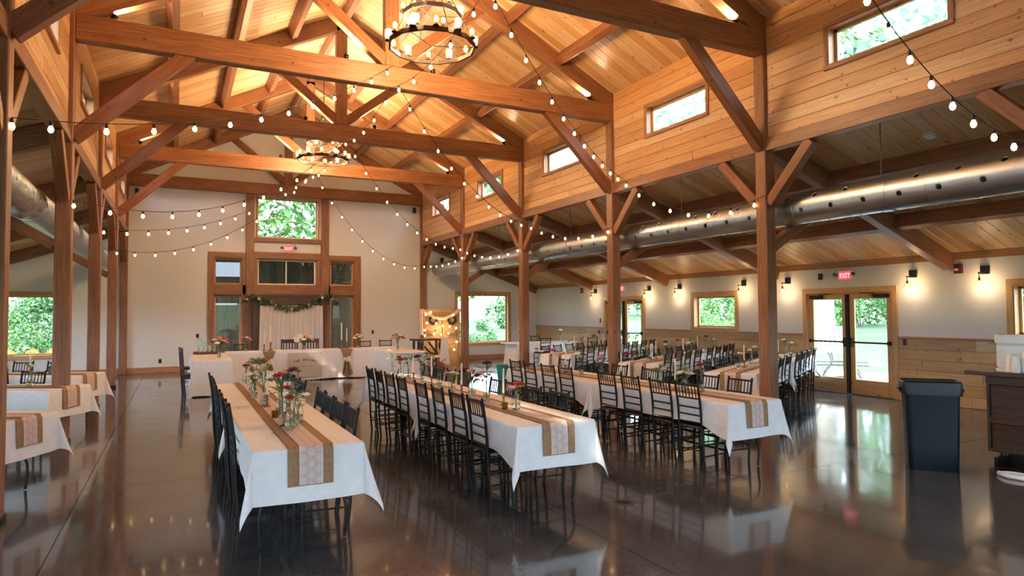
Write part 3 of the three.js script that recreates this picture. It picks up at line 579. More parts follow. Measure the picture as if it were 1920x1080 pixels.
function leafG(l, w) { const s = new THREE.BufferGeometry(), p = [0, 0, 0, l * 0.4, l * 0.1, w / 2, l * 0.4, l * 0.1, -w / 2, l, -l * 0.04, 0, l * 0.4, l * 0.06, 0, l * 0.75, l * 0.07, w * 0.3, l * 0.75, l * 0.07, -w * 0.3]; s.setAttribute('position', new THREE.Float32BufferAttribute(p, 3)); s.setAttribute('uv', new THREE.Float32BufferAttribute(new Array(14).fill(0), 2)); s.setIndex([0, 1, 4, 0, 4, 2, 1, 5, 4, 4, 5, 3, 4, 3, 6, 4, 6, 2]); s.computeVertexNormals(); return s.toNonIndexed(); }
const BG = [0, 1, 2].map((i) => bloom(1, i * 1.3));
const bottleProf = { jar: [[0.0, 0.003], [0.033, 0.003], [0.036, 0.02], [0.036, 0.09], [0.029, 0.105], [0.031, 0.122]], bottle: [[0.0, 0.003], [0.028, 0.003], [0.03, 0.02], [0.03, 0.09], [0.015, 0.12], [0.014, 0.16], [0.017, 0.17]], tall: [[0.0, 0.003], [0.024, 0.003], [0.027, 0.03], [0.02, 0.1], [0.03, 0.18]] };
const BottleG = Object.fromEntries(Object.entries(bottleProf).map(([k, p]) => [k, lathe(p, 14)])), WaterG = Object.fromEntries(Object.entries(bottleProf).map(([k, p]) => [k, lathe([[0, 0.006], [p[1][0] - 0.004, 0.006], [p[2][0] - 0.003, 0.02], [p[2][0] - 0.003, 0.055], [0, 0.055]], 12)]));
const colorName = { red: 'red', wine: 'burgundy', pink: 'pink', rose: 'rose pink', white: 'white', cream: 'cream', peach: 'peach', sage: 'grey green', olive: 'olive' };
let vaseSeed = 1;
function posy(x, y, z, kind, blooms, leaves, label, group, scale = 1) {
  const o = thing('flower_vase', label, 'vase', [x, y, z], rnd(6.28), group); o.scale.setScalar(scale * (group && group.startsWith('flower') ? 1.2 : 1)); leaves = Math.round(leaves * 1.6);
  part('glass', BottleG[kind], M.vase, o); part('water', WaterG[kind], FM.water, o);
  const top = bottleProf[kind][bottleProf[kind].length - 1][1]; vaseSeed++;
  blooms.forEach(([col, r, h, lean, az], i) => {
    const tip = V(Math.cos(az) * lean, top + h, Math.sin(az) * lean), st = part('stem', tube([[0, 0.02, 0], [Math.cos(az) * lean * 0.2, top, Math.sin(az) * lean * 0.2], tip], 0.0028, 4, 5), FM.stem, o);
    const b = part('flower_head', BG[i % 3], FM[col], o); b.scale.setScalar(r); b.position.copy(tip); b.rotation.set(Math.sin(az) * lean * 4, az, -Math.cos(az) * lean * 4);
  });
  const lg = []; for (let i = 0; i < leaves; i++) { const a = rnd(6.28), t = rnd(-0.2, 0.9), g = leafG(rnd(0.05, 0.11), rnd(0.025, 0.045)); g.rotateZ(t); g.rotateY(a); g.translate(Math.cos(a) * 0.015, top + rnd(-0.01, 0.09), -Math.sin(a) * 0.015); lg.push(g); }
  if (lg.length) { const q = part('leaves', lg, leaves % 2 ? FM.leaf : FM.sage, o); q.material = leaves % 3 === 0 ? FM.olive : q.material; }
  return o;
}
const candleG = { holder: lathe([[0, 0], [0.042, 0], [0.04, 0.01], [0.012, 0.02], [0.009, 0.06], [0.014, 0.075], [0.009, 0.09], [0.016, 0.11], [0.014, 0.125]], 12), taper: lathe([[0, 0.12], [0.0105, 0.12], [0.0095, 0.36], [0.004, 0.372], [0, 0.374]], 10), wick: rod([0, 0.372, 0], [0, 0.385, 0], 0.0012, 0.0012, 4) };
function candle(x, y, z, label, group, sc = 1) { const o = thing('taper_candle', label, 'candle', [x, y, z], 0, group); o.scale.setScalar(sc); part('holder', candleG.holder, FM.brass, o); part('candle', candleG.taper, FM.candle, o); part('wick', candleG.wick, M.black, o); return o; }
const votG = [lathe([[0, 0.002], [0.028, 0.002], [0.034, 0.065], [0.031, 0.065], [0.026, 0.008], [0, 0.008]], 14), lathe([[0, 0.009], [0.024, 0.009], [0.026, 0.035], [0, 0.037]], 10)];
function votive(x, y, z, mat, label, group) { const o = thing('votive_cup', label, 'candle cup', [x, y, z], 0, group); part('cup', votG[0], mat, o); part('wax', votG[1], FM.candle, o); return o; }
function numberCard(x, y, z, turn, text, label) {
  const o = thing('table_card', label, 'card', [x, y, z], turn);
  part('card', at(cbox(0.09, 0.13, 0.006, 0.001), 0, 0.075, 0), std({ color: 0xd9c3ae, roughness: 0.7 }), o); part('foot', cbox(0.08, 0.018, 0.035, 0.004).translate(0, 0.009, 0), M.oak, o);
  if (text) { const g = new TextGeometry(text, { font, size: 0.055, depth: 0.002, curveSegments: 4 }); g.computeBoundingBox(); const b = g.boundingBox; g.translate(-(b.min.x + b.max.x) / 2, 0.05, 0.003); part('numeral', g, M.black, o); }
  return o;
}
const font = await new FontLoader().loadAsync('fonts/droid/droid_serif_bold.typeface.json');
const fontSans = await new FontLoader().loadAsync('fonts/droid/droid_sans_bold.typeface.json');
const TY = TH + 0.015;
// row of centrepieces along a table; list of [kind, along (local x), across, ...]
function dress(P, desc, list) {
  const cnt = {};
  list.forEach((it) => {
    const [x, z] = P(it[1], it[2]); const nth = (k) => { cnt[k] = (cnt[k] || 0) + 1; return ORD[cnt[k] - 1]; };
    if (it[0] === 'candle') candle(x, TY, z, `cream taper candle on dark holder, ${nth('c')} from open end of ${desc}`, 'taper candles on ' + desc, it[3] || 1);
    else if (it[0] === 'votive') votive(x, TY, z, it[3] === 'amber' ? FM.amber : M.vase, `${it[3] === 'amber' ? 'amber green' : 'clear'} glass candle cup, ${nth(it[3])} from open end of ${desc}`, 'candle cups on ' + desc);
    else posy(x, TY, z, it[3], it[4].map(([c, r, h, l, a]) => [c, r, h, l, a]), it[5], `glass ${it[3] === 'jar' ? 'jar' : it[3] === 'bottle' ? 'bottle' : 'bud vase'} of ${[...new Set(it[4].map((b) => colorName[b[0]]))].slice(0, 1)} flowers, ${nth('v')} from open end of ${desc}`, 'flower vases on ' + desc, it[6] || 1);
  });
}
const B1 = (c, h = 0.1, l = 0.03, a = 0, r = 0.032) => [c, r, h, l, a];
dress(PA, 'number five table', [
  ['vase', 1.72, 0.03, 'jar', [B1('red', 0.1, 0.04, 0.5, 0.034)], 5], ['vase', 1.6, -0.02, 'tall', [B1('red', 0.09, 0.05, 3.2), B1('olive', 0.2, 0.05, 5, 0.022)], 6], ['candle', 1.55, 0.05],
  ['vase', 1.42, -0.08, 'jar', [B1('white', 0.08, 0.05, 1), B1('white', 0.1, 0.06, 4), B1('cream', 0.06, 0.08, 2.5)], 4], ['vase', 1.25, 0.02, 'tall', [B1('white', 0.12, 0.07, 0.4, 0.042), B1('peach', 0.14, 0.05, 2), B1('wine', 0.16, 0.06, 3.5), B1('red', 0.13, 0.08, 5.2)], 9, 1.1], ['votive', 1.05, 0.06, 'amber'],
  ['vase', 0.88, 0.0, 'bottle', [B1('olive', 0.14, 0.05, 1.8, 0.045), B1('white', 0.07, 0.06, 4)], 7], ['votive', 0.7, -0.05, 'clear'], ['vase', 0.6, -0.1, 'jar', [B1('sage', 0.16, 0.06, 1, 0.03), B1('white', 0.08, 0.05, 3)], 8],
  ['candle', 0.28, 0.04], ['vase', 0.05, 0.05, 'tall', [B1('olive', 0.16, 0.04, 0.6, 0.06), B1('white', 0.07, 0.07, 2.4, 0.04), B1('cream', 0.06, 0.07, 4.4, 0.038)], 6, 1.1], ['votive', -0.15, 0.0, 'clear'],
  ['vase', -0.5, 0.08, 'bottle', [B1('white', 0.06, 0.06, 1.4, 0.036), B1('peach', 0.1, 0.05, 4)], 5], ['vase', -0.95, 0.06, 'jar', [B1('rose', 0.12, 0.05, 2, 0.04), B1('sage', 0.22, 0.03, 5, 0.026)], 7], ['candle', -1.3, 0], ['vase', -1.6, 0.0, 'bottle', [B1('pink', 0.1, 0.05, 1), B1('white', 0.08, 0.06, 3)], 5], ['vase', -2.0, 0.04, 'jar', [B1('cream', 0.08, 0.05, 2), B1('wine', 0.1, 0.05, 5)], 5]]);
{ const [x, z] = PA(0.2, 0.0); numberCard(x - 0.05, TY, z, 0.15, '5', 'small tan table card with a black number five'); }
dress(PB, 'middle straight table', [
  ['vase', 1.72, 0.02, 'jar', [B1('pink', 0.07, 0.05, 2.6), B1('red', 0.09, 0.02, 0.2, 0.038), B1('peach', 0.07, 0.05, 5.6)], 4], ['votive', 1.6, 0.08, 'amber'], ['candle', 1.35, -0.03], ['vase', 1.05, 0.02, 'tall', [B1('pink', 0.06, 0.07, 5.5), B1('wine', 0.13, 0.03, 2, 0.036)], 9, 1.1], ['vase', 0.62, 0.0, 'jar', [B1('wine', 0.08, 0.06, 3, 0.038), B1('peach', 0.13, 0.03, 5.4, 0.036)], 7],
  ['candle', 0.45, 0.05], ['vase', 0.1, 0.03, 'jar', [B1('white', 0.06, 0.06, 1), B1('cream', 0.08, 0.05, 3.3), B1('pink', 0.07, 0.05, 5)], 6], ['vase', -0.4, 0.0, 'bottle', [B1('rose', 0.08, 0.02, 2, 0.046), B1('cream', 0.16, 0.03, 4.5, 0.036)], 4], ['votive', -0.6, 0.02, 'clear'], ['candle', -0.75, -0.03], ['vase', -1.05, 0.0, 'tall', [B1('wine', 0.12, 0.05, 1, 0.04), B1('sage', 0.15, 0.06, 4)], 8], ['candle', -1.3, 0.03], ['vase', -1.55, 0.02, 'bottle', [B1('sage', 0.1, 0.06, 2, 0.03), B1('cream', 0.1, 0.05, 5)], 8], ['vase', -1.95, 0.0, 'jar', [B1('red', 0.1, 0.03, 1.4, 0.045), B1('wine', 0.12, 0.06, 4)], 6], ['vase', -2.2, 0.05, 'tall', [B1('white', 0.14, 0.06, 3)], 5]]);
dress(PC, 'straight table by posts', [
  ['vase', 1.65, -0.02, 'bottle', [B1('red', 0.1, 0.02, 1, 0.04)], 4], ['vase', 1.45, 0.05, 'jar', [B1('cream', 0.05, 0.06, 1, 0.045), B1('cream', 0.06, 0.06, 4, 0.04)], 9], ['candle', 1.3, 0.06], ['vase', 0.95, 0, 'jar', [B1('olive', 0.05, 0.06, 1, 0.05), B1('cream', 0.06, 0.07, 3.6, 0.04)], 6], ['vase', 0.45, 0.03, 'tall', [B1('wine', 0.08, 0.04, 2, 0.036), B1('red', 0.14, 0.06, 5)], 6], ['votive', 0.2, 0, 'clear'], ['candle', 0.1, -0.05], ['vase', -0.3, 0, 'jar', [B1('pink', 0.12, 0.04, 3, 0.04), B1('white', 0.06, 0.06, 5)], 8], ['vase', -0.8, 0, 'bottle', [B1('cream', 0.1, 0.06, 2, 0.04), B1('olive', 0.08, 0.05, 4.6, 0.035)], 7], ['candle', -1.2, 0.02], ['vase', -1.6, 0.03, 'tall', [B1('rose', 0.1, 0.05, 1, 0.04)], 5], ['vase', -2.05, 0, 'jar', [B1('white', 0.12, 0.05, 3), B1('sage', 0.15, 0.04, 6)], 5]]);
const common = (c1, c2, c3) => [['vase', 1.9, 0, 'jar', [B1(c1, 0.1, 0.04, 1, 0.036)], 5], ['candle', 1.5, 0.03], ['vase', 1.1, 0.02, 'bottle', [B1(c2, 0.1, 0.05, 3, 0.04), B1('white', 0.06, 0.05, 5)], 6], ['vase', 0.5, 0, 'tall', [B1(c3, 0.1, 0.05, 2, 0.04)], 6], ['candle', 0.1, -0.03], ['vase', -0.5, 0, 'jar', [B1('white', 0.08, 0.06, 1, 0.04), B1(c1, 0.1, 0.05, 4)], 7], ['candle', -1.0, 0.02], ['vase', -1.5, 0, 'bottle', [B1(c2, 0.12, 0.04, 2, 0.04)], 6], ['vase', -2.0, 0, 'jar', [B1('cream', 0.1, 0.05, 5, 0.04)], 6]];
dress(PD, 'slanted picnic doors table', common('white', 'cream', 'white')); dress(PE, 'slanted lawn window table', common('peach', 'wine', 'red')); dress(PF, 'slanted far doors table', common('white', 'pink', 'wine'));
dress(PH1, 'shrub aisle rose jar table', common('cream', 'pink', 'wine')); dress(PH2, 'middle shrub aisle table', common('white', 'red', 'cream')); dress(PH3, 'shrub aisle framed sign table', common('pink', 'white', 'wine'));
{ const [x, z] = PE(1.75, 0.02); const o = thing('menu_stand', 'tall white menu card standing on the table below the lawn window', 'menu card', [x, TY, z], 0.5); part('sheet', at(cbox(0.13, 0.3, 0.005, 0.001), 0, 0.165, 0), M.white, o); part('foot', cbox(0.1, 0.016, 0.05, 0.003).translate(0, 0.008, 0), M.oak, o); }
{ const [x, z] = PH3(1.95, 0.1); const o = thing('framed_sign', 'small dark framed sign standing on a slanted shrub aisle table', 'sign', [x, TY, z], 0.2); part('frame', at(cbox(0.15, 0.12, 0.012, 0.003), 0, 0.062, 0, 0, -0.15), M.blackMetal, o); part('panel', at(cbox(0.13, 0.1, 0.004, 0.001), 0, 0.063, 0.006, 0, -0.15), std({ color: 0x5c5852, roughness: 0.5 }), o); }

// ------------------------------------------------------------------ head table in a U
function longCloth(x0, x1, z0, z1, key, label) {
  const L = x1 - x0, W = z1 - z0, long = L >= W, g = drape(long ? L : W, long ? W : L, TH + 0.004, 0.735, 0.735, key, 2.2);
  if (!long) g.rotateY(Math.PI / 2); g.translate((x0 + x1) / 2, 0, (z0 + z1) / 2);
  tag(part('tablecloth', g, M.linen), label, 'tablecloth', 'floor length head table cloths');
}
const HZ = -17.38;
for (const [x, z, turn, d] of [[2.35, HZ - 0.38, 0, 'main run by the tray'], [4.2, HZ - 0.38, 0, 'main run by the lace curtain'], [0.67, -16.2, Math.PI / 2, 'arm near the wall switch'], [5.1, -16.45, Math.PI / 2, 'arm near the ornate table']]) foldingTable([x, 0, z], turn, 'folding table hidden under the head table cloth, ' + d, 'folding tables of the head table');
longCloth(1.1, 5.5, HZ - 0.76, HZ, 31, 'floor length white cloth of the head table behind the burlap banner');
longCloth(0.3, 1.04, -17.55, -14.95, 32, 'floor length cream cloth on the head table arm with the tray of vases');
longCloth(4.72, 5.5, -17.3, -15.5, 33, 'floor length white cloth on the head table arm by the ornate table');
{
  const z = HZ + 0.075, o = thing('burlap_banner', 'pale burlap banner lettered THE MEYERS hanging on the head table', 'banner', [2.92, 0, z]);
  part('cloth', at(cbox(0.84, 0.62, 0.006, 0.002), 0, 0.4, 0), std({ color: 0xc8beae, roughness: 0.95, bumpMap: rep(T.burlap, 2, 2), bumpScale: 0.002 }), o);
  const word = 'THE MEYERS', n = word.length; for (let i = 0; i < n; i++) { if (word[i] === ' ') continue; const a = (i - (n - 1) / 2) * 0.072, R = 0.78, g = new TextGeometry(word[i], { font: fontSans, size: 0.052, depth: 0.003, curveSegments: 3 }); g.computeBoundingBox(); g.translate(-g.boundingBox.max.x / 2, 0, 0); g.rotateZ(-a); g.translate(Math.sin(a) * R - 0.0, 0.5 - R + Math.cos(a) * R, 0.003); part('letter', g, M.dark, o); }
  const l2 = []; for (let i = 0; i < 11; i++) if (i !== 2 && i !== 6) l2.push(cbox(0.03, 0.012, 0.003, 0.001).translate(-0.2 + i * 0.04, 0.36, 0.004)); part('small_lettering', l2, std({ color: 0x8a7c68, roughness: 0.9 }), o);
}
for (const [x, d] of [[2.06, 'between the banner and the tray arm'], [3.98, 'between the banner and the ornate table']]) {
  const o = thing('burlap_swag', 'tied burlap swag with cream flowers ' + d, 'swag', [x, 0, HZ + 0.075]);
  const s = new THREE.Shape(); s.moveTo(-0.15, 0.77); s.lineTo(0.15, 0.77); s.lineTo(0.05, 0.52); s.lineTo(0.06, 0.44); s.lineTo(0.15, 0.12); s.lineTo(0.04, 0.05); s.lineTo(-0.1, 0.1); s.lineTo(-0.05, 0.44); s.lineTo(-0.05, 0.52); s.lineTo(-0.15, 0.77);
  part('cloth', new THREE.ExtrudeGeometry(s, { depth: 0.015, bevelEnabled: true, bevelSize: 0.01, bevelThickness: 0.01, bevelSegments: 2 }), M.burlap, o);
  part('ribbon', [beam(V(-0.02, 0.5, 0.03), V(-0.09, 0.14, 0.045), 0.07, 0.012, V(0, 0, 1)), beam(V(0.02, 0.5, 0.03), V(0.06, 0.1, 0.045), 0.06, 0.012, V(0, 0, 1))].map((g) => g), std({ color: 0x35302c, roughness: 0.8 }), o);
  [[-0.05, 0.52, 'cream'], [0.05, 0.54, 'white'], [0.0, 0.48, 'cream'], [0.07, 0.48, 'white']].forEach(([bx_, by, c], i) => { const b = part('flower_head', BG[i % 3], FM[c], o); b.scale.setScalar(0.04); b.position.set(bx_, by, 0.05); b.rotation.x = 1.3; });
}
const dome = (cols, n, r, R) => Array.from({ length: n }, (_, i) => { const t = Math.acos(1 - (i + 0.5) / n * 0.85), az = i * 2.4; return [cols[i % cols.length], r * (0.85 + 0.3 * ((i * 7) % 5) / 5), 0.02 + R * Math.cos(t), R * 1.15 * Math.sin(t), az]; });
const headPosy = (x, z, cols, label, k = 'tall', sc = 1.25) => posy(x, TY, z, k, dome(cols, 9, 0.036, 0.095), 14, label, 'head table bouquets', sc);
headPosy(0.82, -15.35, ['peach', 'rose', 'pink', 'white', 'peach'], 'dark vase of peach and rose flowers on the arm with the tray', 'tall', 1.5);
headPosy(1.55, -17.6, ['rose', 'white', 'peach', 'pink'], 'clear vase of rose and white flowers on the head table by the tall window');
posy(2.93, TY, -17.6, 'jar', dome(['cream', 'white', 'cream', 'peach', 'white'], 16, 0.042, 0.13), 18, 'large cream bouquet in a jar at the centre of the head table', 'head table bouquets', 1.45);
headPosy(4.35, -17.6, ['white', 'white', 'cream', 'peach'], 'clear vase of white flowers on the head table beside two candles');
headPosy(5.05, -16.3, ['pink', 'peach', 'white', 'rose'], 'glass vase of pink flowers on the arm by the ornate table', 'tall', 1.35);
[[1.98, -17.65, 1.35, 'shorter of two pale candles by the tray side swag'], [2.12, -17.55, 1.75, 'taller of two pale candles by the tray side swag'], [3.9, -17.55, 1.85, 'taller of two pale candles by the ornate table side swag'], [4.06, -17.65, 1.45, 'shorter of two pale candles by the ornate table side swag']].forEach(([x, z, s, l]) => candle(x, TY, z, l, 'head table candles', s));
{ const o = thing('serving_tray', 'reddish wooden tray with glass vases on the head table arm', 'tray', [0.62, TY, -17.2]); part('base', cbox(0.52, 0.015, 0.34, 0.004).translate(0, 0.008, 0), std({ color: 0x7a3a24, roughness: 0.5 }), o); part('rim', [cbox(0.52, 0.04, 0.012, 0.003).translate(0, 0.025, 0.17), cbox(0.52, 0.04, 0.012, 0.003).translate(0, 0.025, -0.17), at(cbox(0.34, 0.04, 0.012, 0.003), 0.26, 0.025, 0, Math.PI / 2), at(cbox(0.34, 0.04, 0.012, 0.003), -0.26, 0.025, 0, Math.PI / 2)], std({ color: 0x6c3220, roughness: 0.5 }), o);
  const cylG = (r, h) => lathe([[0, 0.004], [r, 0.004], [r, h], [r - 0.004, h], [r - 0.004, 0.01], [0, 0.01]], 16);
  [[-0.13, -0.02, 0.05, 0.36], [-0.03, 0.05, 0.045, 0.26], [0.08, -0.04, 0.045, 0.38], [0.18, 0.04, 0.04, 0.2]].forEach(([x, z, r, h], i) => { const c = thing('cylinder_vase', ['tall clear cylinder vase at the outer end of the tray', 'middle height clear cylinder vase in the tray', 'tallest clear cylinder vase in the tray', 'shortest clear cylinder vase in the tray'][i], 'vase', [0.62 + x, TY + 0.016, -17.2 + z]); part('glass', cylG(r, h), M.vase, c); part('candle', lathe([[0, 0.012], [r * 0.55, 0.012], [r * 0.55, h * 0.45], [0, h * 0.46]], 12), FM.candle, c); }); }
// chairs of the head table
const woodChairMat = std({ color: 0x3a1712, roughness: 0.35 });
function slatChair(x, z, turn, label) { // stout wooden chair with slatted back; back at x = 0, seat toward +x
  const o = thing('wooden_chair', label, 'chair', [x, 0, z], turn, null);
  for (const s of [-1, 1]) { part('back_post', beam(V(0.03, 0, s * 0.2), V(-0.04, 1.02, s * 0.2), 0.04, 0.035, V(1, 0, 0)), woodChairMat, o); part('leg', beam(V(0.42, 0, s * 0.2), V(0.42, 0.44, s * 0.2), 0.04, 0.04, V(1, 0, 0)), woodChairMat, o); part('side_rail', beam(V(0.02, 0.4, s * 0.2), V(0.42, 0.4, s * 0.2), 0.06, 0.02), woodChairMat, o); }
  part('seat', cbox(0.46, 0.03, 0.44, 0.012).translate(0.22, 0.455, 0), woodChairMat, o); part('top_rail', cbox(0.025, 0.1, 0.42, 0.008).translate(-0.035, 0.96, 0), woodChairMat, o); part('lower_rail', cbox(0.022, 0.05, 0.38, 0.006).translate(-0.012, 0.6, 0), woodChairMat, o);
  for (let i = -2; i <= 2; i++) part('slat', beam(V(-0.012, 0.6, i * 0.075), V(-0.033, 0.93, i * 0.075), 0.014, 0.035, V(1, 0, 0)), woodChairMat, o);
  return o;
}
slatChair(2.72, -18.5, -Math.PI / 2, 'dark red slat back chair before the lace curtain, beside the large bouquet'); slatChair(3.28, -18.5, -Math.PI / 2, 'dark red slat back chair before the lace curtain, partly behind the large bouquet');
{ const o = slatChair(0.12, -15.25, 0.1, 'dark curved back wooden chair at the end of the tray arm'); }
for (const [x, z, t, l] of [[0.1, -16.9, 0, 'black chiavari chair beside the tray on the head table arm'], [4.75, -18.45, -Math.PI / 2, 'black chiavari chair behind the head table below the tall window edge'], [5.4, -18.6, -Math.PI / 2, 'black chiavari chair behind the head table corner on bare wall'], [5.75, -16.6, Math.PI, 'black chiavari chair at the head table arm beside the ornate table'], [1.5, -18.45, -Math.PI / 2, 'black chiavari chair behind the head table by the rose bouquet']]) chair(x, z, t, l, 'chairs of the head table', true);
// ------------------------------------------------------------------ wedding arch, curtain, garland
{
  const az = -21.25, o = thing('wedding_arch', 'dark wooden arch frame standing before the far glazing', 'arch', [0, 0, 0]);
  for (const x of [2.17, 4.1]) { part('post', bx(x - 0.09, x + 0.09, 0, 2.2, az - 0.08, az + 0.08), M.walnut, o); part('foot', bx(x - 0.12, x + 0.12, 0, 0.05, az - 0.35, az + 0.35), M.walnut, o); }
  part('lintel', bx(1.95, 4.32, 1.98, 2.2, az - 0.07, az + 0.07), M.walnut, o); part('upper_rail', bx(2.28, 4.0, 2.22, 2.3, az - 0.05, az + 0.05), M.walnut, o);
  // lace curtain, pleated
  const n = 120, pos = [], uv = [], idx = []; for (let j = 0; j <= 6; j++) for (let i = 0; i <= n; i++) { const t = i / n, y = 0.03 + (1.96 - 0.03) * (1 - j / 6), x = 2.24 + t * 1.86 + (j / 6) * (t - 0.5) * 0.06; pos.push(x, y, az + 0.13 + 0.03 * Math.sin(t * 70) + 0.016 * Math.sin(t * 163 + j * 0.3)); uv.push(t * 9, y * 2.2); }
  for (let j = 0; j < 6; j++) for (let i = 0; i < n; i++) { const a = j * (n + 1) + i; idx.push(a, a + n + 1, a + 1, a + 1, a + n + 1, a + n + 2); }
  const g = new THREE.BufferGeometry(); g.setAttribute('position', new THREE.Float32BufferAttribute(pos, 3)); g.setAttribute('uv', new THREE.Float32BufferAttribute(uv, 2)); g.setIndex(idx); g.computeVertexNormals();
  const c = thing('lace_curtain', 'pleated pale lace curtain hanging in the wooden arch', 'curtain'); const back = g.clone().translate(0, 0, -0.004);
  part('cloth', [g, back], std({ map: T.curtain, color: 0xffffff, roughness: 0.95, side: THREE.DoubleSide }), c); part('rod', rod([2.2, 1.96, az + 0.12], [4.1, 1.96, az + 0.12], 0.012), M.dark, c);
  // garland
  const gl = thing('leaf_garland', 'green leafy garland draped along the top of the arch', 'garland');
  const path = new THREE.CatmullRomCurve3([V(1.72, 2.0, az + 0.13), V(1.98, 2.22, az + 0.14), V(2.3, 2.12, az + 0.16), V(2.75, 1.93, az + 0.17), V(3.15, 1.85, az + 0.17), V(3.6, 1.96, az + 0.17), V(3.98, 2.15, az + 0.16), V(4.3, 2.26, az + 0.14), V(4.48, 1.98, az + 0.13)]);
  part('vine', new THREE.TubeGeometry(path, 40, 0.018, 5), FM.stem, gl);
  const A = [], Bv = []; for (let i = 0; i < 520; i++) { const p = path.getPoint(rnd()), a = rnd(6.28), lf = leafG(rnd(0.07, 0.13), rnd(0.035, 0.06)); lf.rotateX(rnd(6.28)); lf.rotateZ(rnd(-1.3, 1.3)); lf.rotateY(a); lf.translate(p.x + rnd(-0.04, 0.04), p.y + rnd(-0.05, 0.05), p.z + rnd(-0.02, 0.05)); (i % 3 ? A : Bv).push(lf); }
  part('dark_leaves', A, std({ color: 0x2e4a30, roughness: 0.55, side: THREE.DoubleSide }), gl); part('pale_leaves', Bv, std({ color: 0x7c8e70, roughness: 0.6, side: THREE.DoubleSide }), gl);
  for (let i = 0; i < 7; i++) { const p = path.getPoint((i + 0.5) / 7), b = part('flower_head', BG[i % 3], i % 2 ? FM.cream : FM.pink, gl); b.scale.setScalar(0.035); b.position.set(p.x, p.y, p.z + 0.06); b.rotation.x = 1.2; }
}
// ------------------------------------------------------------------ old doors backdrop, wreaths, ornate table
const glowBulb = std({ color: 0xffe2b0, emissive: 0xffca84, emissiveIntensity: 5, roughness: 0.4 });
{
  const z = -20.0; [[7.06, 7.66, 'with the wreath of a pale centre'], [7.7, 8.3, 'with the dense green wreath']].forEach(([a, b, d], k) => {
    const o = thing('old_door_panel', 'old weathered wooden door panel ' + d, 'door panel');
    part('stile', bx(a, a + 0.09, 0, 1.82, z - 0.02, z + 0.02), M.pale[3], o); part('stile', bx(b - 0.09, b, 0, 1.82, z - 0.02, z + 0.02), M.pale[3], o);
    for (const [y0, y1] of [[0, 0.16], [0.42, 0.54], [0.86, 0.98], [1.2, 1.3], [1.68, 1.82]]) part('rail', bx(a + 0.09, b - 0.09, y0, y1, z - 0.02, z + 0.02), M.pale[1], o);
    for (const [y0, y1] of [[0.16, 0.42], [0.54, 0.86], [0.98, 1.2], [1.3, 1.68]]) part('panel', bx(a + 0.09, b - 0.09, y0, y1, z - 0.012, z + 0.004), M.pale[2], o);
    const w = thing('wreath', k ? 'dense dark green wreath on an old door panel' : 'brown green wreath with a pale centre on an old door panel', 'wreath', [(a + b) / 2, 1.47, z + 0.06]);
    part('ring', new THREE.TorusGeometry(0.11, 0.03, 8, 22), M.dark, w); const L = []; for (let i = 0; i < 150; i++) { const an = rnd(6.28), lf = leafG(rnd(0.05, 0.08), rnd(0.02, 0.035)); lf.rotateX(rnd(6.28)); lf.rotateZ(an + rnd(-0.9, 0.9)); lf.translate(Math.cos(an) * 0.11, Math.sin(an) * 0.11, rnd(0, 0.035)); L.push(lf); } part('leaves', L, std({ color: k ? 0x2b4a26 : 0x4c3e28, roughness: 0.6, side: THREE.DoubleSide }), w);
    const bxx = thing('small_crate', 'small wooden crate fixed on the old door panel ' + d, 'crate', [(a + b) / 2 - 0.06, 1.03, z + 0.02]); part('base', bx(-0.15, 0.15, 0, 0.02, 0, 0.12), M.pale[0], bxx); part('front', bx(-0.15, 0.15, 0.02, 0.09, 0.1, 0.12), M.pale[3], bxx); part('side', [bx(-0.15, -0.13, 0.02, 0.13, 0, 0.12), bx(0.13, 0.15, 0.02, 0.13, 0, 0.12)], M.pale[3], bxx);
  });
  const f = thing('draped_scarf', 'sheer blush cloth draped across the top of the old doors', 'drape'); const pth = []; for (let i = 0; i <= 24; i++) { const t = i / 24; pth.push(V(6.98 + t * 1.32, 1.8 - 0.28 * Math.sin(Math.PI * t), z + 0.05)); } pth.unshift(V(6.97, 1.0, z + 0.05), V(6.96, 1.5, z + 0.06));
  part('cloth', new THREE.TubeGeometry(new THREE.CatmullRomCurve3(pth), 60, 0.06, 8).scale(1, 1, 1), std({ color: 0xe4c8b4, roughness: 0.9 }), f);
  const s = thing('globe_string_light', 'string of round warm globe bulbs on the old doors backdrop', 'string lights');
  const sp = [[7.08, 1.64], [7.12, 1.38], [7.05, 1.15], [7.05, 0.98], [7.36, 1.02], [7.6, 1.0], [7.43, 1.36], [7.66, 1.28], [7.9, 1.25], [7.85, 1.03], [8.12, 1.2], [8.14, 0.75], [7.8, 0.63], [8.05, 0.5], [8.02, 1.62], [7.25, 1.72]].map(([x, y]) => V(x, y, z + 0.1));
  part('wire', new THREE.TubeGeometry(new THREE.CatmullRomCurve3(sp), 90, 0.004, 4), M.black, s); sp.forEach((p) => { const b = part('bulb', new THREE.SphereGeometry(0.034, 10, 8).translate(p.x, p.y, p.z + 0.03), glowBulb, s); });
  const pl = new THREE.PointLight(0xffd2a0, 0.7, 0, 2); pl.position.set(7.6, 1.2, z + 0.35); pl.castShadow = true; pl.shadow.radius = 6; scene.add(pl);
}
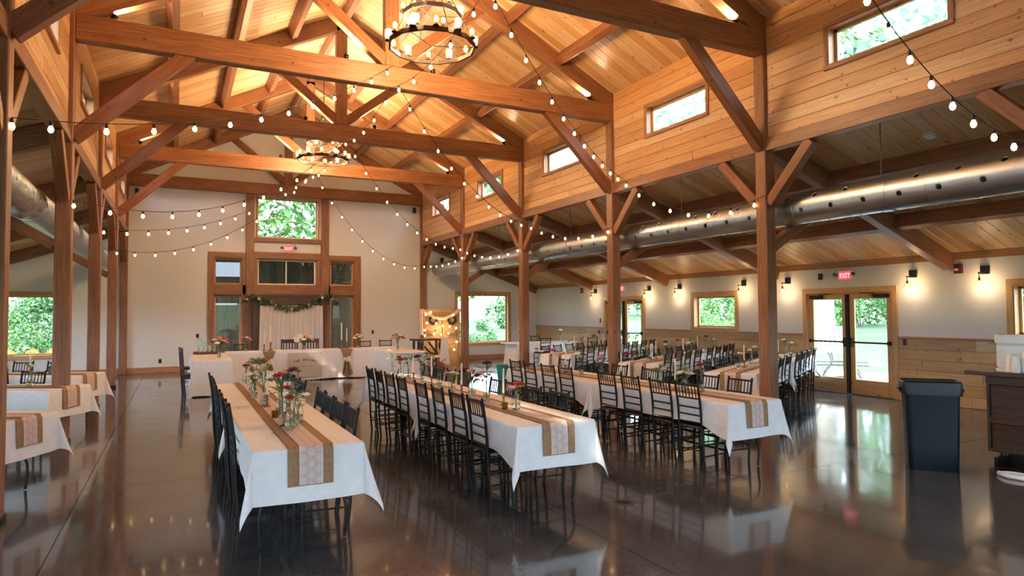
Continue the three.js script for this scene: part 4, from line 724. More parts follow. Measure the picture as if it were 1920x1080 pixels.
{ // ornate table
  const o = thing('ornate_table', 'dark table with carved branch lattice front and white drape', 'table', [0, 0, 0]), z0 = -19.15, z1 = -18.6, a = 6.3, b = 7.2, h = 0.92;
  part('tabletop', bx(a, b, h - 0.05, h, z0, z1), M.walnut, o); for (const x of [a + 0.12, b - 0.06]) for (const z of [z0 + 0.06, z1 - 0.06]) part('leg', bx(x - 0.03, x + 0.03, 0, h - 0.05, z - 0.03, z + 0.03), M.walnut, o);
  const br = [[[7.14, 0.02], [7.05, 0.4], [6.9, 0.6], [6.72, 0.84]], [[7.14, 0.3], [6.98, 0.5], [6.98, 0.85]], [[7.1, 0.05], [6.86, 0.3], [6.6, 0.35], [6.5, 0.6]], [[6.98, 0.48], [6.8, 0.5], [6.6, 0.7]], [[7.13, 0.55], [7.06, 0.7], [7.1, 0.86]], [[6.86, 0.3], [6.84, 0.1], [6.7, 0.0]], [[6.6, 0.36], [6.46, 0.2], [6.45, 0.0]]];
  br.forEach((p) => part('branch', tube(p.map(([x, y]) => [x, y, z1 - 0.03]), 0.03, 6), M.walnut, o));
  const d = thing('white_drape', 'white cloth hanging from the corner of the ornate table', 'drape'); const s = new THREE.Shape(); s.moveTo(7.12, 0.95); s.lineTo(7.3, 0.95); s.lineTo(7.38, 0.14); s.lineTo(7.06, 0.12);
  part('cloth', new THREE.ExtrudeGeometry(s, { depth: 0.03, bevelEnabled: true, bevelSize: 0.008, bevelThickness: 0.008, bevelSegments: 1 }).translate(0, 0, z1 + 0.0), M.linen, d);
}
{ const o = thing('waste_bin', 'small teal plastic bin on the floor by the far posts', 'bin', [7.2, 0, -14.6]); part('body', lathe([[0, 0.01], [0.11, 0.01], [0.15, 0.38], [0.155, 0.4], [0.145, 0.4], [0.105, 0.02], [0, 0.02]], 20), std({ color: 0x2f8f84, roughness: 0.4 }), o); part('rim', new THREE.TorusGeometry(0.152, 0.008, 6, 22).rotateX(Math.PI / 2).translate(0, 0.4, 0), std({ color: 0x2a8076, roughness: 0.4 }), o); }
// buffet table by the far pine wainscot
longCloth(9.3, 11.3, -18.6, -17.85, 41, 'floor length white cloth on the buffet table below the pine wainscot');
foldingTable([10.3, 0, -18.2], 0, 'folding table under the buffet cloth by the pine wainscot', 'buffet table');
for (const [x, z, t, l] of [[10.0, -17.3, Math.PI / 2, 'black chiavari chair before the buffet table'], [10.6, -19.0, -Math.PI / 2, 'black chiavari chair behind the buffet table'], [11.5, -17.0, Math.PI / 2, 'black chiavari chair against the wainscot past the buffet table']]) chair(x, z, t, l, 'chairs round the buffet table', true);
posy(9.55, TY, -18.1, 'tall', [['white', 0.05, 0.08, 0.05, 1], ['white', 0.05, 0.12, 0.06, 3], ['cream', 0.05, 0.06, 0.06, 5]], 7, 'vase of white flowers on the buffet table', null, 1.4);
posy(11.0, TY, -18.1, 'jar', [['white', 0.045, 0.12, 0.06, 2], ['sage', 0.05, 0.16, 0.05, 4]], 9, 'jar of white flowers and dark leaves on the buffet table', null, 1.5);

// ------------------------------------------------------------------ trash bin, drinks counter
{
  const o = thing('trash_can', 'tall dark navy rectangular trash can with a black liner', 'trash can', [7.27, 0, -4.28], -0.863);
  // local x: width, local z: depth
  const ringAt = (w, d, y, r) => { const p = []; for (const [sx, sz, a0] of [[1, 1, 0], [-1, 1, 1], [-1, -1, 2], [1, -1, 3]]) for (let i = 0; i <= 4; i++) { const a = (a0 + i / 4) * Math.PI / 2; p.push([sx * (w / 2 - r) + r * Math.cos(a), y, sz * (d / 2 - r) + r * Math.sin(a)]); } return p; };
  const loft = (rings) => { const pos = [], idx = [], n = rings[0].length; rings.forEach((q) => q.forEach((p) => pos.push(...p))); for (let j = 0; j + 1 < rings.length; j++) for (let i = 0; i < n; i++) { const a = j * n + i, b = j * n + (i + 1) % n; idx.push(a, a + n, b, b, a + n, b + n); } const g = new THREE.BufferGeometry(); g.setAttribute('position', new THREE.Float32BufferAttribute(pos, 3)); g.setAttribute('uv', new THREE.Float32BufferAttribute(new Array(pos.length / 3 * 2).fill(0), 2)); g.setIndex(idx); g.computeVertexNormals(); return g; };
  const navy = phy({ color: 0x07161f, roughness: 0.5, specularIntensity: 0.6 });
  part('body', loft([ringAt(0.3, 0.2, 0.0, 0.05), ringAt(0.46, 0.3, 0.0, 0.05), ringAt(0.475, 0.31, 0.25, 0.05), ringAt(0.5, 0.335, 0.8, 0.05), ringAt(0.53, 0.35, 0.81, 0.05), ringAt(0.54, 0.36, 0.93, 0.05), ringAt(0.52, 0.34, 0.935, 0.05), ringAt(0.48, 0.31, 0.8, 0.05), ringAt(0.44, 0.28, 0.05, 0.05), ringAt(0.02, 0.02, 0.05, 0.008)]), navy, o);
  part('liner', loft([ringAt(0.545, 0.365, 0.80, 0.05), ringAt(0.552, 0.372, 0.85, 0.05), ringAt(0.55, 0.37, 0.93, 0.05), ringAt(0.53, 0.35, 0.945, 0.05), ringAt(0.5, 0.32, 0.93, 0.05), ringAt(0.47, 0.3, 0.7, 0.05)]), std({ color: 0x06080b, roughness: 0.42 }), o);
  for (const s of [-1, 1]) part('handle', cbox(0.03, 0.04, 0.16, 0.008).translate(s * 0.285, 0.85, 0), navy, o);
}
{
  const o = thing('drinks_counter', 'dark walnut cabinet on casters holding the drink dispenser', 'cabinet', [0, 0, 0]), x0 = 8.24, x1 = 8.86, z0 = -4.22, z1 = -2.5;
  part('worktop', bx(x0 - 0.06, x1 + 0.05, 0.955, 1.0, z0 - 0.2, z1, 0.006), M.walnut, o); part('apron', bx(x0 - 0.005, x1, 0.86, 0.955, z0, z1), M.walnut, o);
  part('end_panel', bx(x0, x1, 0.13, 0.86, z0, z0 + 0.03), M.walnut, o); part('end_panel', bx(x0, x1, 0.13, 0.86, z1 - 0.03, z1), M.walnut, o); part('back_panel', bx(x0 + 0.02, x0 + 0.04, 0.13, 0.86, z0 + 0.03, z1 - 0.03), M.walnut, o); part('middle_rail', bx(x0, x0 + 0.02, 0.42, 0.5, z0 + 0.03, z1 - 0.03), M.walnut, o); part('bottom', bx(x0, x1, 0.1, 0.14, z0, z1), M.walnut, o);
  for (const [x, z] of [[x0 + 0.06, z0 + 0.12], [x1 - 0.06, z0 + 0.12], [x0 + 0.06, z1 - 0.1], [x1 - 0.06, z1 - 0.1]]) { const c = part('caster', [rod([x - 0.015, 0.04, z], [x + 0.015, 0.04, z], 0.04, 0.04, 14), cbox(0.05, 0.05, 0.04, 0.006).translate(x, 0.077, z)], M.steel, o); }
  const d = thing('drink_dispenser', 'white plastic drink dispenser with spout on the walnut cabinet', 'dispenser', [8.5, 1.0, -4.08], 0.5);
  part('tank', [cbox(0.3, 0.3, 0.26, 0.03).translate(0, 0.17, 0)], std({ color: 0xe9ece8, roughness: 0.35 }), d); part('lid', [cbox(0.33, 0.11, 0.29, 0.02).translate(0, 0.36, 0), cbox(0.09, 0.02, 0.006, 0.002).translate(-0.05, 0.36, 0.147)], M.white, d); part('base', cbox(0.32, 0.02, 0.28, 0.005).translate(0, 0.01, 0), M.white, d); part('spout', [rod([-0.15, 0.1, 0], [-0.2, 0.1, 0], 0.018), rod([-0.195, 0.13, 0], [-0.205, 0.05, 0], 0.014), cbox(0.02, 0.02, 0.05, 0.004).translate(-0.2, 0.14, 0)], M.white, d);
  [[8.34, -4.02, 0.2, 'shortest stack of white cups before the drink dispenser'], [8.3, -3.94, 0.18, 'front stack of white cups before the drink dispenser'], [8.36, -3.87, 0.24, 'tallest stack of white cups before the drink dispenser']].forEach(([x, z, h, l]) => { const c = thing('cup_stack', l, 'cup stack', [x, 1.0, z]); const pr = [[0, 0.002], [0.042, 0.002], [0.043, 0.006]]; for (let i = 0; i < 6; i++) { pr.push([0.0405, 0.012 + i * 0.012], [0.043, 0.013 + i * 0.012]); } pr.push([0.038, 0.09], [0.03, h], [0, h]); part('cups', lathe(pr, 18), M.white, c); });
  const pan = thing('dust_pan', 'black lobby dust pan with long handle leaning on the walnut cabinet', 'dust pan', [7.98, 0, -3.78]); part('pan', [bx(-0.16, 0.12, 0.01, 0.03, -0.16, 0.2), bx(0.1, 0.13, 0.01, 0.14, -0.16, 0.2), bx(-0.16, 0.13, 0.01, 0.12, -0.17, -0.14), bx(-0.16, 0.13, 0.01, 0.12, 0.19, 0.21)], M.black, pan); part('handle', rod([0.1, 0.08, 0.02], [0.2, 0.83, -0.02], 0.014), std({ color: 0x1c1a2c, roughness: 0.4 }), pan);
  const tw = thing('cleaning_cloth', 'white folded cloth lying before the dust pan', 'cloth', [7.6, 0, -3.62]); part('cloth', [at(tube([[-0.03, 0.02, -0.16], [-0.1, 0.025, -0.05], [-0.06, 0.022, 0.2], [0.03, 0.02, 0.36]], 0.026, 7), 0, 0, 0), tube([[-0.03, 0.02, -0.16], [0.05, 0.022, -0.1], [0.09, 0.02, 0.1], [0.03, 0.02, 0.36]], 0.02, 7)], M.white, tw);
}
// ------------------------------------------------------------------ ducts
function makeDuct(s) {
  const cx = mirror(s, 8.06), cy = 3.19, R = 0.225, z0 = -21.35, z1 = 1.5;
  const o = thing('spiral_duct', s > 0 ? 'round galvanized spiral duct with nozzle holes along the glass doors aisle' : 'round galvanized spiral duct with nozzle holes along the shrub window aisle', 'duct', [cx, cy, 0]);
  // sheet wall in cells of 36 x n; cells round a nozzle opening are cut by a real hole
  const pos = [], pt = (a, z, r = R) => [r * Math.cos(a), r * Math.sin(a), z], seg = Math.PI / 18, tri = (p, q, w) => pos.push(...p, ...q, ...w), quad = (p, q, w, v) => { tri(p, q, w); tri(p, w, v); };
  const holeRows = [[s > 0 ? 18 + 1 : -1, 0], [s > 0 ? 18 - 4 : 4, 0.2]].map(([k, dz]) => [((k - 1) % 36 + 36) % 36, dz]);
  const hz = 0.059, hr = 0.037, holeZ = [], zs = new Set([z0, z1]); for (let z = -20.9; z < -1.6; z += 0.47) { holeZ.push(z); }
  for (let c = 0; c < 36; c++) {
    const row = holeRows.find(([k]) => (c - k + 36) % 36 < 3), a0 = c * seg, a1 = a0 + seg;
    if (!row) { quad(pt(a0, z0), pt(a1, z0), pt(a1, z1), pt(a0, z1)); continue; }
    let zp = z0; for (const h of holeZ) { quad(pt(a0, zp), pt(a1, zp), pt(a1, h + row[1] - hz), pt(a0, h + row[1] - hz)); zp = h + row[1] + hz; } quad(pt(a0, zp), pt(a1, zp), pt(a1, z1), pt(a0, z1));
    if ((c - row[0] + 36) % 36 === 0) for (const h of holeZ) {
      const am = a0 + 1.5 * seg, zc = h + row[1], outer = []; for (let i = 0; i < 3; i++) outer.push([a0 + i * seg, -hz]); for (let i = 0; i < 3; i++) outer.push([a0 + 3 * seg, -hz + i * hz * 2 / 3]); for (let i = 0; i < 3; i++) outer.push([a0 + (3 - i) * seg, hz]); for (let i = 0; i < 3; i++) outer.push([a0, hz - i * hz * 2 / 3]);
      const O = outer.map(([a, dz]) => pt(a, zc + dz)), I = outer.map(([a, dz]) => { const q = Math.atan2(dz, (a - am) * R); return [am + hr * Math.cos(q) / R, zc + hr * Math.sin(q)]; });
      for (let i = 0; i < 12; i++) { const j = (i + 1) % 12; quad(O[i], O[j], pt(...I[j]), pt(...I[i])); quad(pt(...I[i]), pt(...I[j]), pt(I[j][0], I[j][1], R - 0.012), pt(I[i][0], I[i][1], R - 0.012)); }
    }
  }
  for (let c = 0; c < 36; c++) tri([0, 0, z0], pt((c + 1) * seg, z0), pt(c * seg, z0));
  const nor = []; for (let i = 0; i < pos.length; i += 3) { const l = Math.hypot(pos[i], pos[i + 1]); if (l < 0.1) nor.push(0, 0, -1); else nor.push(pos[i] / l, pos[i + 1] / l, 0); }
  const pg = new THREE.BufferGeometry(); pg.setAttribute('position', new THREE.Float32BufferAttribute(pos, 3)); pg.setAttribute('normal', new THREE.Float32BufferAttribute(nor, 3)); pg.setAttribute('uv', new THREE.Float32BufferAttribute(new Array(pos.length / 3 * 2).fill(0), 2));
  part('pipe', pg, M.duct, o);
  const seams = []; for (let z = z0 + 0.1; z < z1 - 0.1; z += 0.157) { const clash = holeZ.some((h) => Math.abs(h - z) < 0.045 || Math.abs(h + 0.2 - z) < 0.045); if (!clash) seams.push(lathe([[R - 0.001, z - 0.007], [R + 0.005, z], [R - 0.001, z + 0.007]], 30).rotateX(Math.PI / 2)); }
  part('seam_ribs', seams, M.duct, o);
  for (let z = Zk(3) + 1.5; z < z1; z += 3.746) part('coupling', rod([0, 0, z - 0.07], [0, 0, z + 0.07], R + 0.007, R + 0.007, 32), M.duct, o);
  for (let k = 0; k <= 4; k++) part('hanger_strap', rod([0, R, Zk(k) + 1.4], [0, ceilA(cx) - cy, Zk(k) + 1.4], 0.006, 0.006, 5), M.steel, o);
}
makeDuct(1); makeDuct(-1);
// ------------------------------------------------------------------ wall fittings
const exitTex = (() => { const c = document.createElement('canvas'); c.width = 256; c.height = 128; const x = c.getContext('2d'); x.fillStyle = '#ff4a58'; x.fillRect(0, 0, 256, 128); x.fillStyle = '#ffd8da'; x.font = 'bold 104px sans-serif'; x.textAlign = 'center'; x.textBaseline = 'middle'; x.fillText('EXIT', 128, 68); const t = new THREE.CanvasTexture(c); t.colorSpace = THREE.SRGBColorSpace; return t; })();
const exitMat = std({ color: 0x400808, emissive: 0xffffff, emissiveMap: exitTex, emissiveIntensity: 0.75, roughness: 0.4 });
function exitSign(x, y, z, turn, label, heads) {
  const o = thing('exit_sign', label, 'exit sign', [x, y, z], turn); part('housing', cbox(0.3, 0.19, 0.05, 0.008).translate(0, 0, 0.025), M.whiteTrim, o); part('lit_face_sign', new THREE.PlaneGeometry(0.275, 0.165).translate(0, 0, 0.0515), exitMat, o);
  if (heads) for (const s of [-1, 1]) part('emergency_head', [rod([s * 0.15, 0.0, 0.03], [s * 0.2, 0.01, 0.05], 0.012), lathe([[0, 0], [0.03, 0], [0.04, 0.04], [0, 0.045]], 12).rotateX(1.2).translate(s * 0.21, 0.01, 0.05)], M.steel, o);
}
exitSign(3.15, 3.775, ZF, 0, 'lit red EXIT sign with two lamp heads above the transom window', true); exitSign(WR, 2.42, -8.79, -Math.PI / 2, 'lit red EXIT sign with two lamp heads above the picnic view doors', true); exitSign(WR, 2.41, -16.36, -Math.PI / 2, 'lit red EXIT sign above the far glass double doors', false);
const small = (name, label, cat, x, y, z, turn, w, h, d, mat, extra) => { const o = thing(name, label, cat, [x, y, z], turn); part('body', cbox(w, h, d, 0.006).translate(0, 0, d / 2), mat, o); extra && extra(o); return o; };
const HP = -Math.PI / 2;
for (const [x, l] of [[-1.07, 'by the shrub side of the tie beam'], [7.33, 'by the door side of the tie beam']]) small('wall_speaker', 'small black speaker high on the white gable ' + l, 'speaker', x, 5.27, ZF, 0, 0.09, 0.19, 0.1, M.black, (o) => part('bracket', cbox(0.03, 0.05, 0.02, 0.003).translate(0, 0.02, 0.0), M.bronze, o));
small('wall_speaker', 'small black speaker on the white wall behind the round duct end', 'speaker', 8.35, 3.55, ZF, 0, 0.09, 0.19, 0.1, M.black, (o) => part('bracket', cbox(0.03, 0.05, 0.02, 0.003), M.bronze, o));
small('wall_sensor', 'small black sensor box beside the EXIT sign over the picnic doors', 'sensor', WR, 2.42, -9.38, HP, 0.08, 0.13, 0.05, M.black, (o) => part('lens', cbox(0.04, 0.04, 0.01, 0.003).translate(0, 0.02, 0.05), M.steel, o));
for (const [z, l] of [[-6.61, 'between the two sconces past the picnic doors'], [-18.59, 'past the far sconce near the corner']]) small('fire_alarm', 'dark red fire alarm horn ' + l, 'fire alarm', WR, 2.42, z, HP, 0.13, 0.17, 0.06, M.red, (o) => { part('strobe', cbox(0.06, 0.035, 0.02, 0.004).translate(-0.02, -0.015, 0.06), M.white, o); });
const plate = (x, y, z, turn, label, mat) => small('wall_outlet', label, 'outlet', x, y, z, turn, 0.075, 0.12, 0.012, mat, (o) => part('socket', [cbox(0.034, 0.03, 0.006, 0.002).translate(0, 0.026, 0.012), cbox(0.034, 0.03, 0.006, 0.002).translate(0, -0.026, 0.012)], M.bronze, o));
plate(0.56, 1.06, ZF, 0, 'dark switch plate on the gable wall beside the tall frame', M.bronze); plate(-0.42, 0.34, ZF, 0, 'dark outlet low on the gable wall above the baseboard', M.bronze); plate(5.88, 1.07, ZF, 0, 'brown red switch plate on the gable wall behind the head table', M.red); plate(WR - 0.02, 1.1, -7.6, HP, 'brown outlet in the wainscot beside the picnic view doors', M.red); plate(WR, 1.42, -17.55, HP, 'black switch plate above the wainscot by the far doors', M.black); plate(WR - 0.02, 1.05, -17.6, HP, 'dark outlet in the wainscot by the far doors', M.bronze);
{ const x = 8.66, o = thing('smoke_detector', 'round white smoke detector on the aisle ceiling above the duct', 'smoke detector', [x, ceilA(x), -5.0]); o.rotation.z = -Math.atan(0.36); part('base', lathe([[0, 0], [0.08, 0], [0.08, -0.02], [0, -0.02]].reverse(), 22), M.white, o); part('cover', lathe([[0, -0.06], [0.045, -0.055], [0.06, -0.04], [0.066, -0.02], [0, -0.02]], 22), M.white, o); }

// ------------------------------------------------------------------ sconces
const warmGlow = (k) => std({ color: 0xffe6bc, emissive: 0xffc988, emissiveIntensity: k, roughness: 0.3 });
const sconceBulb = warmGlow(6);
const shadeGlass = phy({ color: 0xfff6e8, roughness: 0.05, transmission: 1, thickness: 0, ior: 1.4 });
const scG = { plate: cbox(0.14, 0.14, 0.03, 0.005).translate(0, 0.015, 0.015), arm: merge([rod([0, -0.04, 0.03], [0, -0.04, 0.2], 0.011), new THREE.SphereGeometry(0.016, 8, 6).translate(0, -0.04, 0.2)]), stem: rod([0, -0.04, 0.19], [0, -0.12, 0.19], 0.006), socket: rod([0, -0.17, 0.19], [0, -0.115, 0.19], 0.02, 0.016, 12), shade: lathe([[0.022, -0.13], [0.045, -0.17], [0.085, -0.235], [0.09, -0.24]], 18).translate(0, 0, 0.19), bulb: lathe([[0, -0.262], [0.018, -0.255], [0.029, -0.232], [0.024, -0.2], [0.012, -0.172]].reverse(), 12).translate(0, 0, 0.19) };
[[-6.2, 'the one nearest the drinks counter'], [-7.42, 'just past the picnic view doors'], [-10.22, 'between the picnic doors and the lawn window'], [-11.5, 'beside the lawn window on the picnic doors side'], [-13.77, 'beside the lawn window on the far side'], [-15.06, 'just before the far glass doors'], [-17.8, 'just past the far glass doors']].forEach(([z, l]) => {
  const o = thing('wall_sconce', 'black wall sconce with lit bulb, ' + l, 'sconce', [WR, 2.36, z], HP, 'sconces on the wainscot wall');
  part('backplate', scG.plate, M.black, o); part('arm', scG.arm, M.black, o); part('stem', scG.stem, M.bronze, o); part('socket', scG.socket, M.bronze, o); part('shade', scG.shade, shadeGlass, o); part('bulb', scG.bulb, sconceBulb, o);
  const p = new THREE.PointLight(0xffdcb0, 0.38, 0, 2); p.position.set(WR - 0.19, 2.36 - 0.225, z); p.castShadow = true; p.shadow.radius = 1; scene.add(p);
});
// ------------------------------------------------------------------ chandeliers
const chBulb = std({ color: 0xffe6bc, emissive: 0xffc070, emissiveIntensity: 16, roughness: 0.3 }), amberGlass = phy({ color: 0xffdca8, roughness: 0.12, transmission: 1, thickness: 0, ior: 1.35 });
function chandelier(z, label) {
  const y = 5.44, o = thing('chandelier', label, 'chandelier', [CX, y, z]);
  const ringG = (R, n) => { const L = []; for (let i = 0; i < n; i++) { const a = (i + 0.5) / n * 6.2832, c = 2 * R * Math.sin(Math.PI / n) + 0.01; L.push(at(cbox(c, 0.065, 0.026, 0.004), R * Math.cos(a) * Math.cos(Math.PI / n), 0, -R * Math.sin(a) * Math.cos(Math.PI / n), a + Math.PI / 2)); } return merge(L); };
  const tiers = [[0.6, 0, 12], [0.4, 0.42, 6]];
  tiers.forEach(([R, dy, n], ti) => {
    part('ring', ringG(R, 12).translate(0, dy, 0), M.iron, o);
    for (let i = 0; i < n; i++) {
      const a = i / n * 6.2832 + 0.26, x = R * Math.cos(a), zz = R * Math.sin(a);
      const c = part('candle_light', lathe([[0, 0], [0.045, 0], [0.05, 0.012], [0.022, 0.02], [0.02, 0.05], [0, 0.05]], 12).translate(x, dy + 0.025, zz), M.iron, o);
      part('glass_shade', lathe([[0.046, 0.035], [0.048, 0.06], [0.048, 0.17]], 14).translate(x, dy + 0.01, zz), amberGlass, c);
      part('bulb', lathe([[0, 0.15], [0.016, 0.14], [0.033, 0.105], [0.027, 0.07], [0.013, 0.05]].reverse(), 8).translate(x, dy + 0.025, zz), chBulb, c);
      if (i % 2 === 0) { const p = new THREE.PointLight(0xfff6ec, 3.5, 0, 2); p.position.set(CX + x, y + dy + 0.125, z + zz); p.castShadow = true; p.shadow.radius = 1.2; scene.add(p); }
    }
    const sp = []; for (let i = 0; i < 3; i++) { const a = i / 3 * 6.2832 + 0.4; sp.push(rod([R * Math.cos(a), dy, R * Math.sin(a)], [0.02 * Math.cos(a), dy, 0.02 * Math.sin(a)], 0.008)); } 
    for (let i = 0; i < 6; i++) { const a = i / 6 * 6.2832 + 0.5, up = ti ? [0.05 * Math.cos(a), 1.05, 0.05 * Math.sin(a)] : [0.4 * Math.cos(a), 0.42, 0.4 * Math.sin(a)]; sp.push(rod([R * Math.cos(a), dy + 0.02, R * Math.sin(a)], up, 0.007)); }
    part('support_rod', sp, M.iron, o);
  });
  part('canopy', lathe([[0, 1.0], [0.06, 1.0], [0.06, 1.08], [0.015, 1.1], [0, 1.1]], 12), M.iron, o); part('hanging_rod', rod([0, 1.08, 0], [0, ceilN(CX) - y - 0.3, 0], 0.01), M.iron, o);
}
chandelier(-8.54, 'two tier iron ring chandelier with lit glass candle shades above the straight tables'); chandelier(-16.15, 'two tier iron ring chandelier with lit glass shades before the gable wall');
// ------------------------------------------------------------------ uplights on the tie beams
const upLens = std({ color: 0xffd9a0, emissive: 0xffa850, emissiveIntensity: 14, roughness: 0.3 }), UP_CD = 20;
for (let k = -1; k <= 3; k++) [[XL + 0.42, 0.9, 'at the shrub aisle end'], [CX - 0.75, 0.3, 'beside the king post, shrub side'], [CX + 0.75, -0.3, 'beside the king post, door side'], [XR - 0.42, -0.9, 'at the glass door aisle end']].forEach(([x, lean, l]) => {
  const z = Zk(k) - PW / 2, o = thing('beam_uplight', 'small warm spotlight lying on a roof tie beam ' + l, 'uplight', [x, 5.8, z], 0, 'tie beam uplights ' + l);
  const q = -lean * 0.55; part('base', cbox(0.1, 0.012, 0.08, 0.003).translate(0, 0.006, 0), M.bronze, o);
  part('housing', at(lathe([[0, 0.0], [0.036, 0], [0.04, 0.08], [0.036, 0.08], [0.033, 0.02], [0, 0.02]], 14), 0, 0.014, 0, 0, 0, q), M.bronze, o);
  part('lamp_lens', at(new THREE.CylinderGeometry(0.034, 0.034, 0.008, 14).translate(0, 0.07, 0), 0, 0.014, 0, 0, 0, q), upLens, o);
  const p = new THREE.SpotLight(0xffe2c0, Math.abs(lean) < 0.5 ? UP_CD * 0.6 : UP_CD, 0, 1.25, 0.8, 2); p.position.set(x - Math.sin(q) * 0.1, 5.8 + 0.1, z); p.target.position.set(x - Math.sin(q) * 3, 5.9 + 3, z); p.castShadow = true; p.shadow.radius = 1.7; scene.add(p, p.target);
});
// ------------------------------------------------------------------ string lights
const bulbG = lathe([[0, -0.075], [0.02, -0.064], [0.029, -0.038], [0.019, -0.01], [0.013, 0]].reverse(), 8), sockG = rod([0, 0, 0], [0, 0.04, 0], 0.014, 0.012, 8);
const strBulb = warmGlow(5);
function stringLight(segs, label, group, step = 0.52) {
  const o = thing('string_light', label, 'string lights', [0, 0, 0], 0, group), all = [];
  for (const [A, B, sag] of segs) for (let i = all.length ? 1 : 0; i <= 24; i++) { const t = i / 24; all.push(V(A[0] + (B[0] - A[0]) * t, A[1] + (B[1] - A[1]) * t - 4 * sag * t * (1 - t), A[2] + (B[2] - A[2]) * t)); }
  const cv = new THREE.CatmullRomCurve3(all), len = cv.getLength(), n = Math.floor(len / step);
  part('wire', new THREE.TubeGeometry(cv, Math.min(160, all.length * 2), 0.005, 4), M.black, o);
  for (let i = 0; i <= n; i++) { const p = cv.getPointAt(Math.min(1, (i + 0.4) * step / len)); const s = part('socket', sockG, M.black, o); s.position.set(p.x, p.y - 0.045, p.z); const b = part('bulb', bulbG, strBulb, o); b.position.set(p.x, p.y - 0.045, p.z); b.scale.setScalar(0.88); b.name = 'bulb'; }
}
const K = (k, y = 5.43) => [CX, y, Zk(k) + (y > 5.6 ? 0.02 : -0.09)];
stringLight([[[CX, 5.43, -6.67], [7.48, 4.2, -9.95], 0.3], [[7.48, 4.2, -9.95], [7.52, 3.37, -6.66], 0.4]], 'string of globe bulbs dropping past the chandelier to the post by the trash can', null, 0.46);
stringLight([[[CX, 5.43, -3.0], [7.5, 3.3, -2.95], 0.9]], 'string of globe bulbs crossing the high window above the smoke detector', null, 0.3);
stringLight([[[CX, 5.8, -10.62], [7.48, 3.82, -13.7], 0.55], [[7.48, 3.82, -13.7], [7.52, 3.36, -10.4], 0.22]], 'string of globe bulbs swagged to the post beside the middle of the round duct', null);
stringLight([[[CX, 5.8, -14.37], [7.48, 3.7, -18.1], 0.7], [[7.48, 3.7, -18.1], [7.52, 3.34, -14.15], 0.25]], 'string of globe bulbs swagged past the far chandelier toward the duct', null);
stringLight([[[CX, 5.8, -18.1], [7.48, 3.35, -20.9], 0.95], [[7.48, 3.35, -20.9], [7.52, 3.4, -17.9], 0.1]], 'string of globe bulbs on the white gable toward the old doors backdrop', null);
stringLight([[[CX, 5.8, -10.38], [-1.25, 3.37, -6.75], 0.38]], 'string of globe bulbs crossing under the second tie beam to the shrub aisle post', null);
stringLight([[[CX, 5.43, -14.26], [-1.25, 3.23, -10.3], 0.67]], 'uppermost string of globe bulbs across the white gable beside the high window', null);
stringLight([[[CX, 5.43, -18.0], [-1.25, 3.3, -14.1], 0.51]], 'middle string of globe bulbs across the white gable beside the high window', null, 0.47);
stringLight([[[CX, 5.43, -18.05], [-1.25, 3.2, -17.6], 0.7]], 'lowest string of globe bulbs across the white gable beside the high window', null, 0.42);
stringLight([[[CX, 5.43, -6.8], [CX, 5.43, -10.38], 0.2], [[CX, 5.43, -10.55], [CX, 5.43, -14.2], 0.2], [[CX, 5.43, -14.2], [CX, 5.43, -17.95], 0.2]], 'string of globe bulbs along the middle of the hall from truss to truss', null, 0.75);
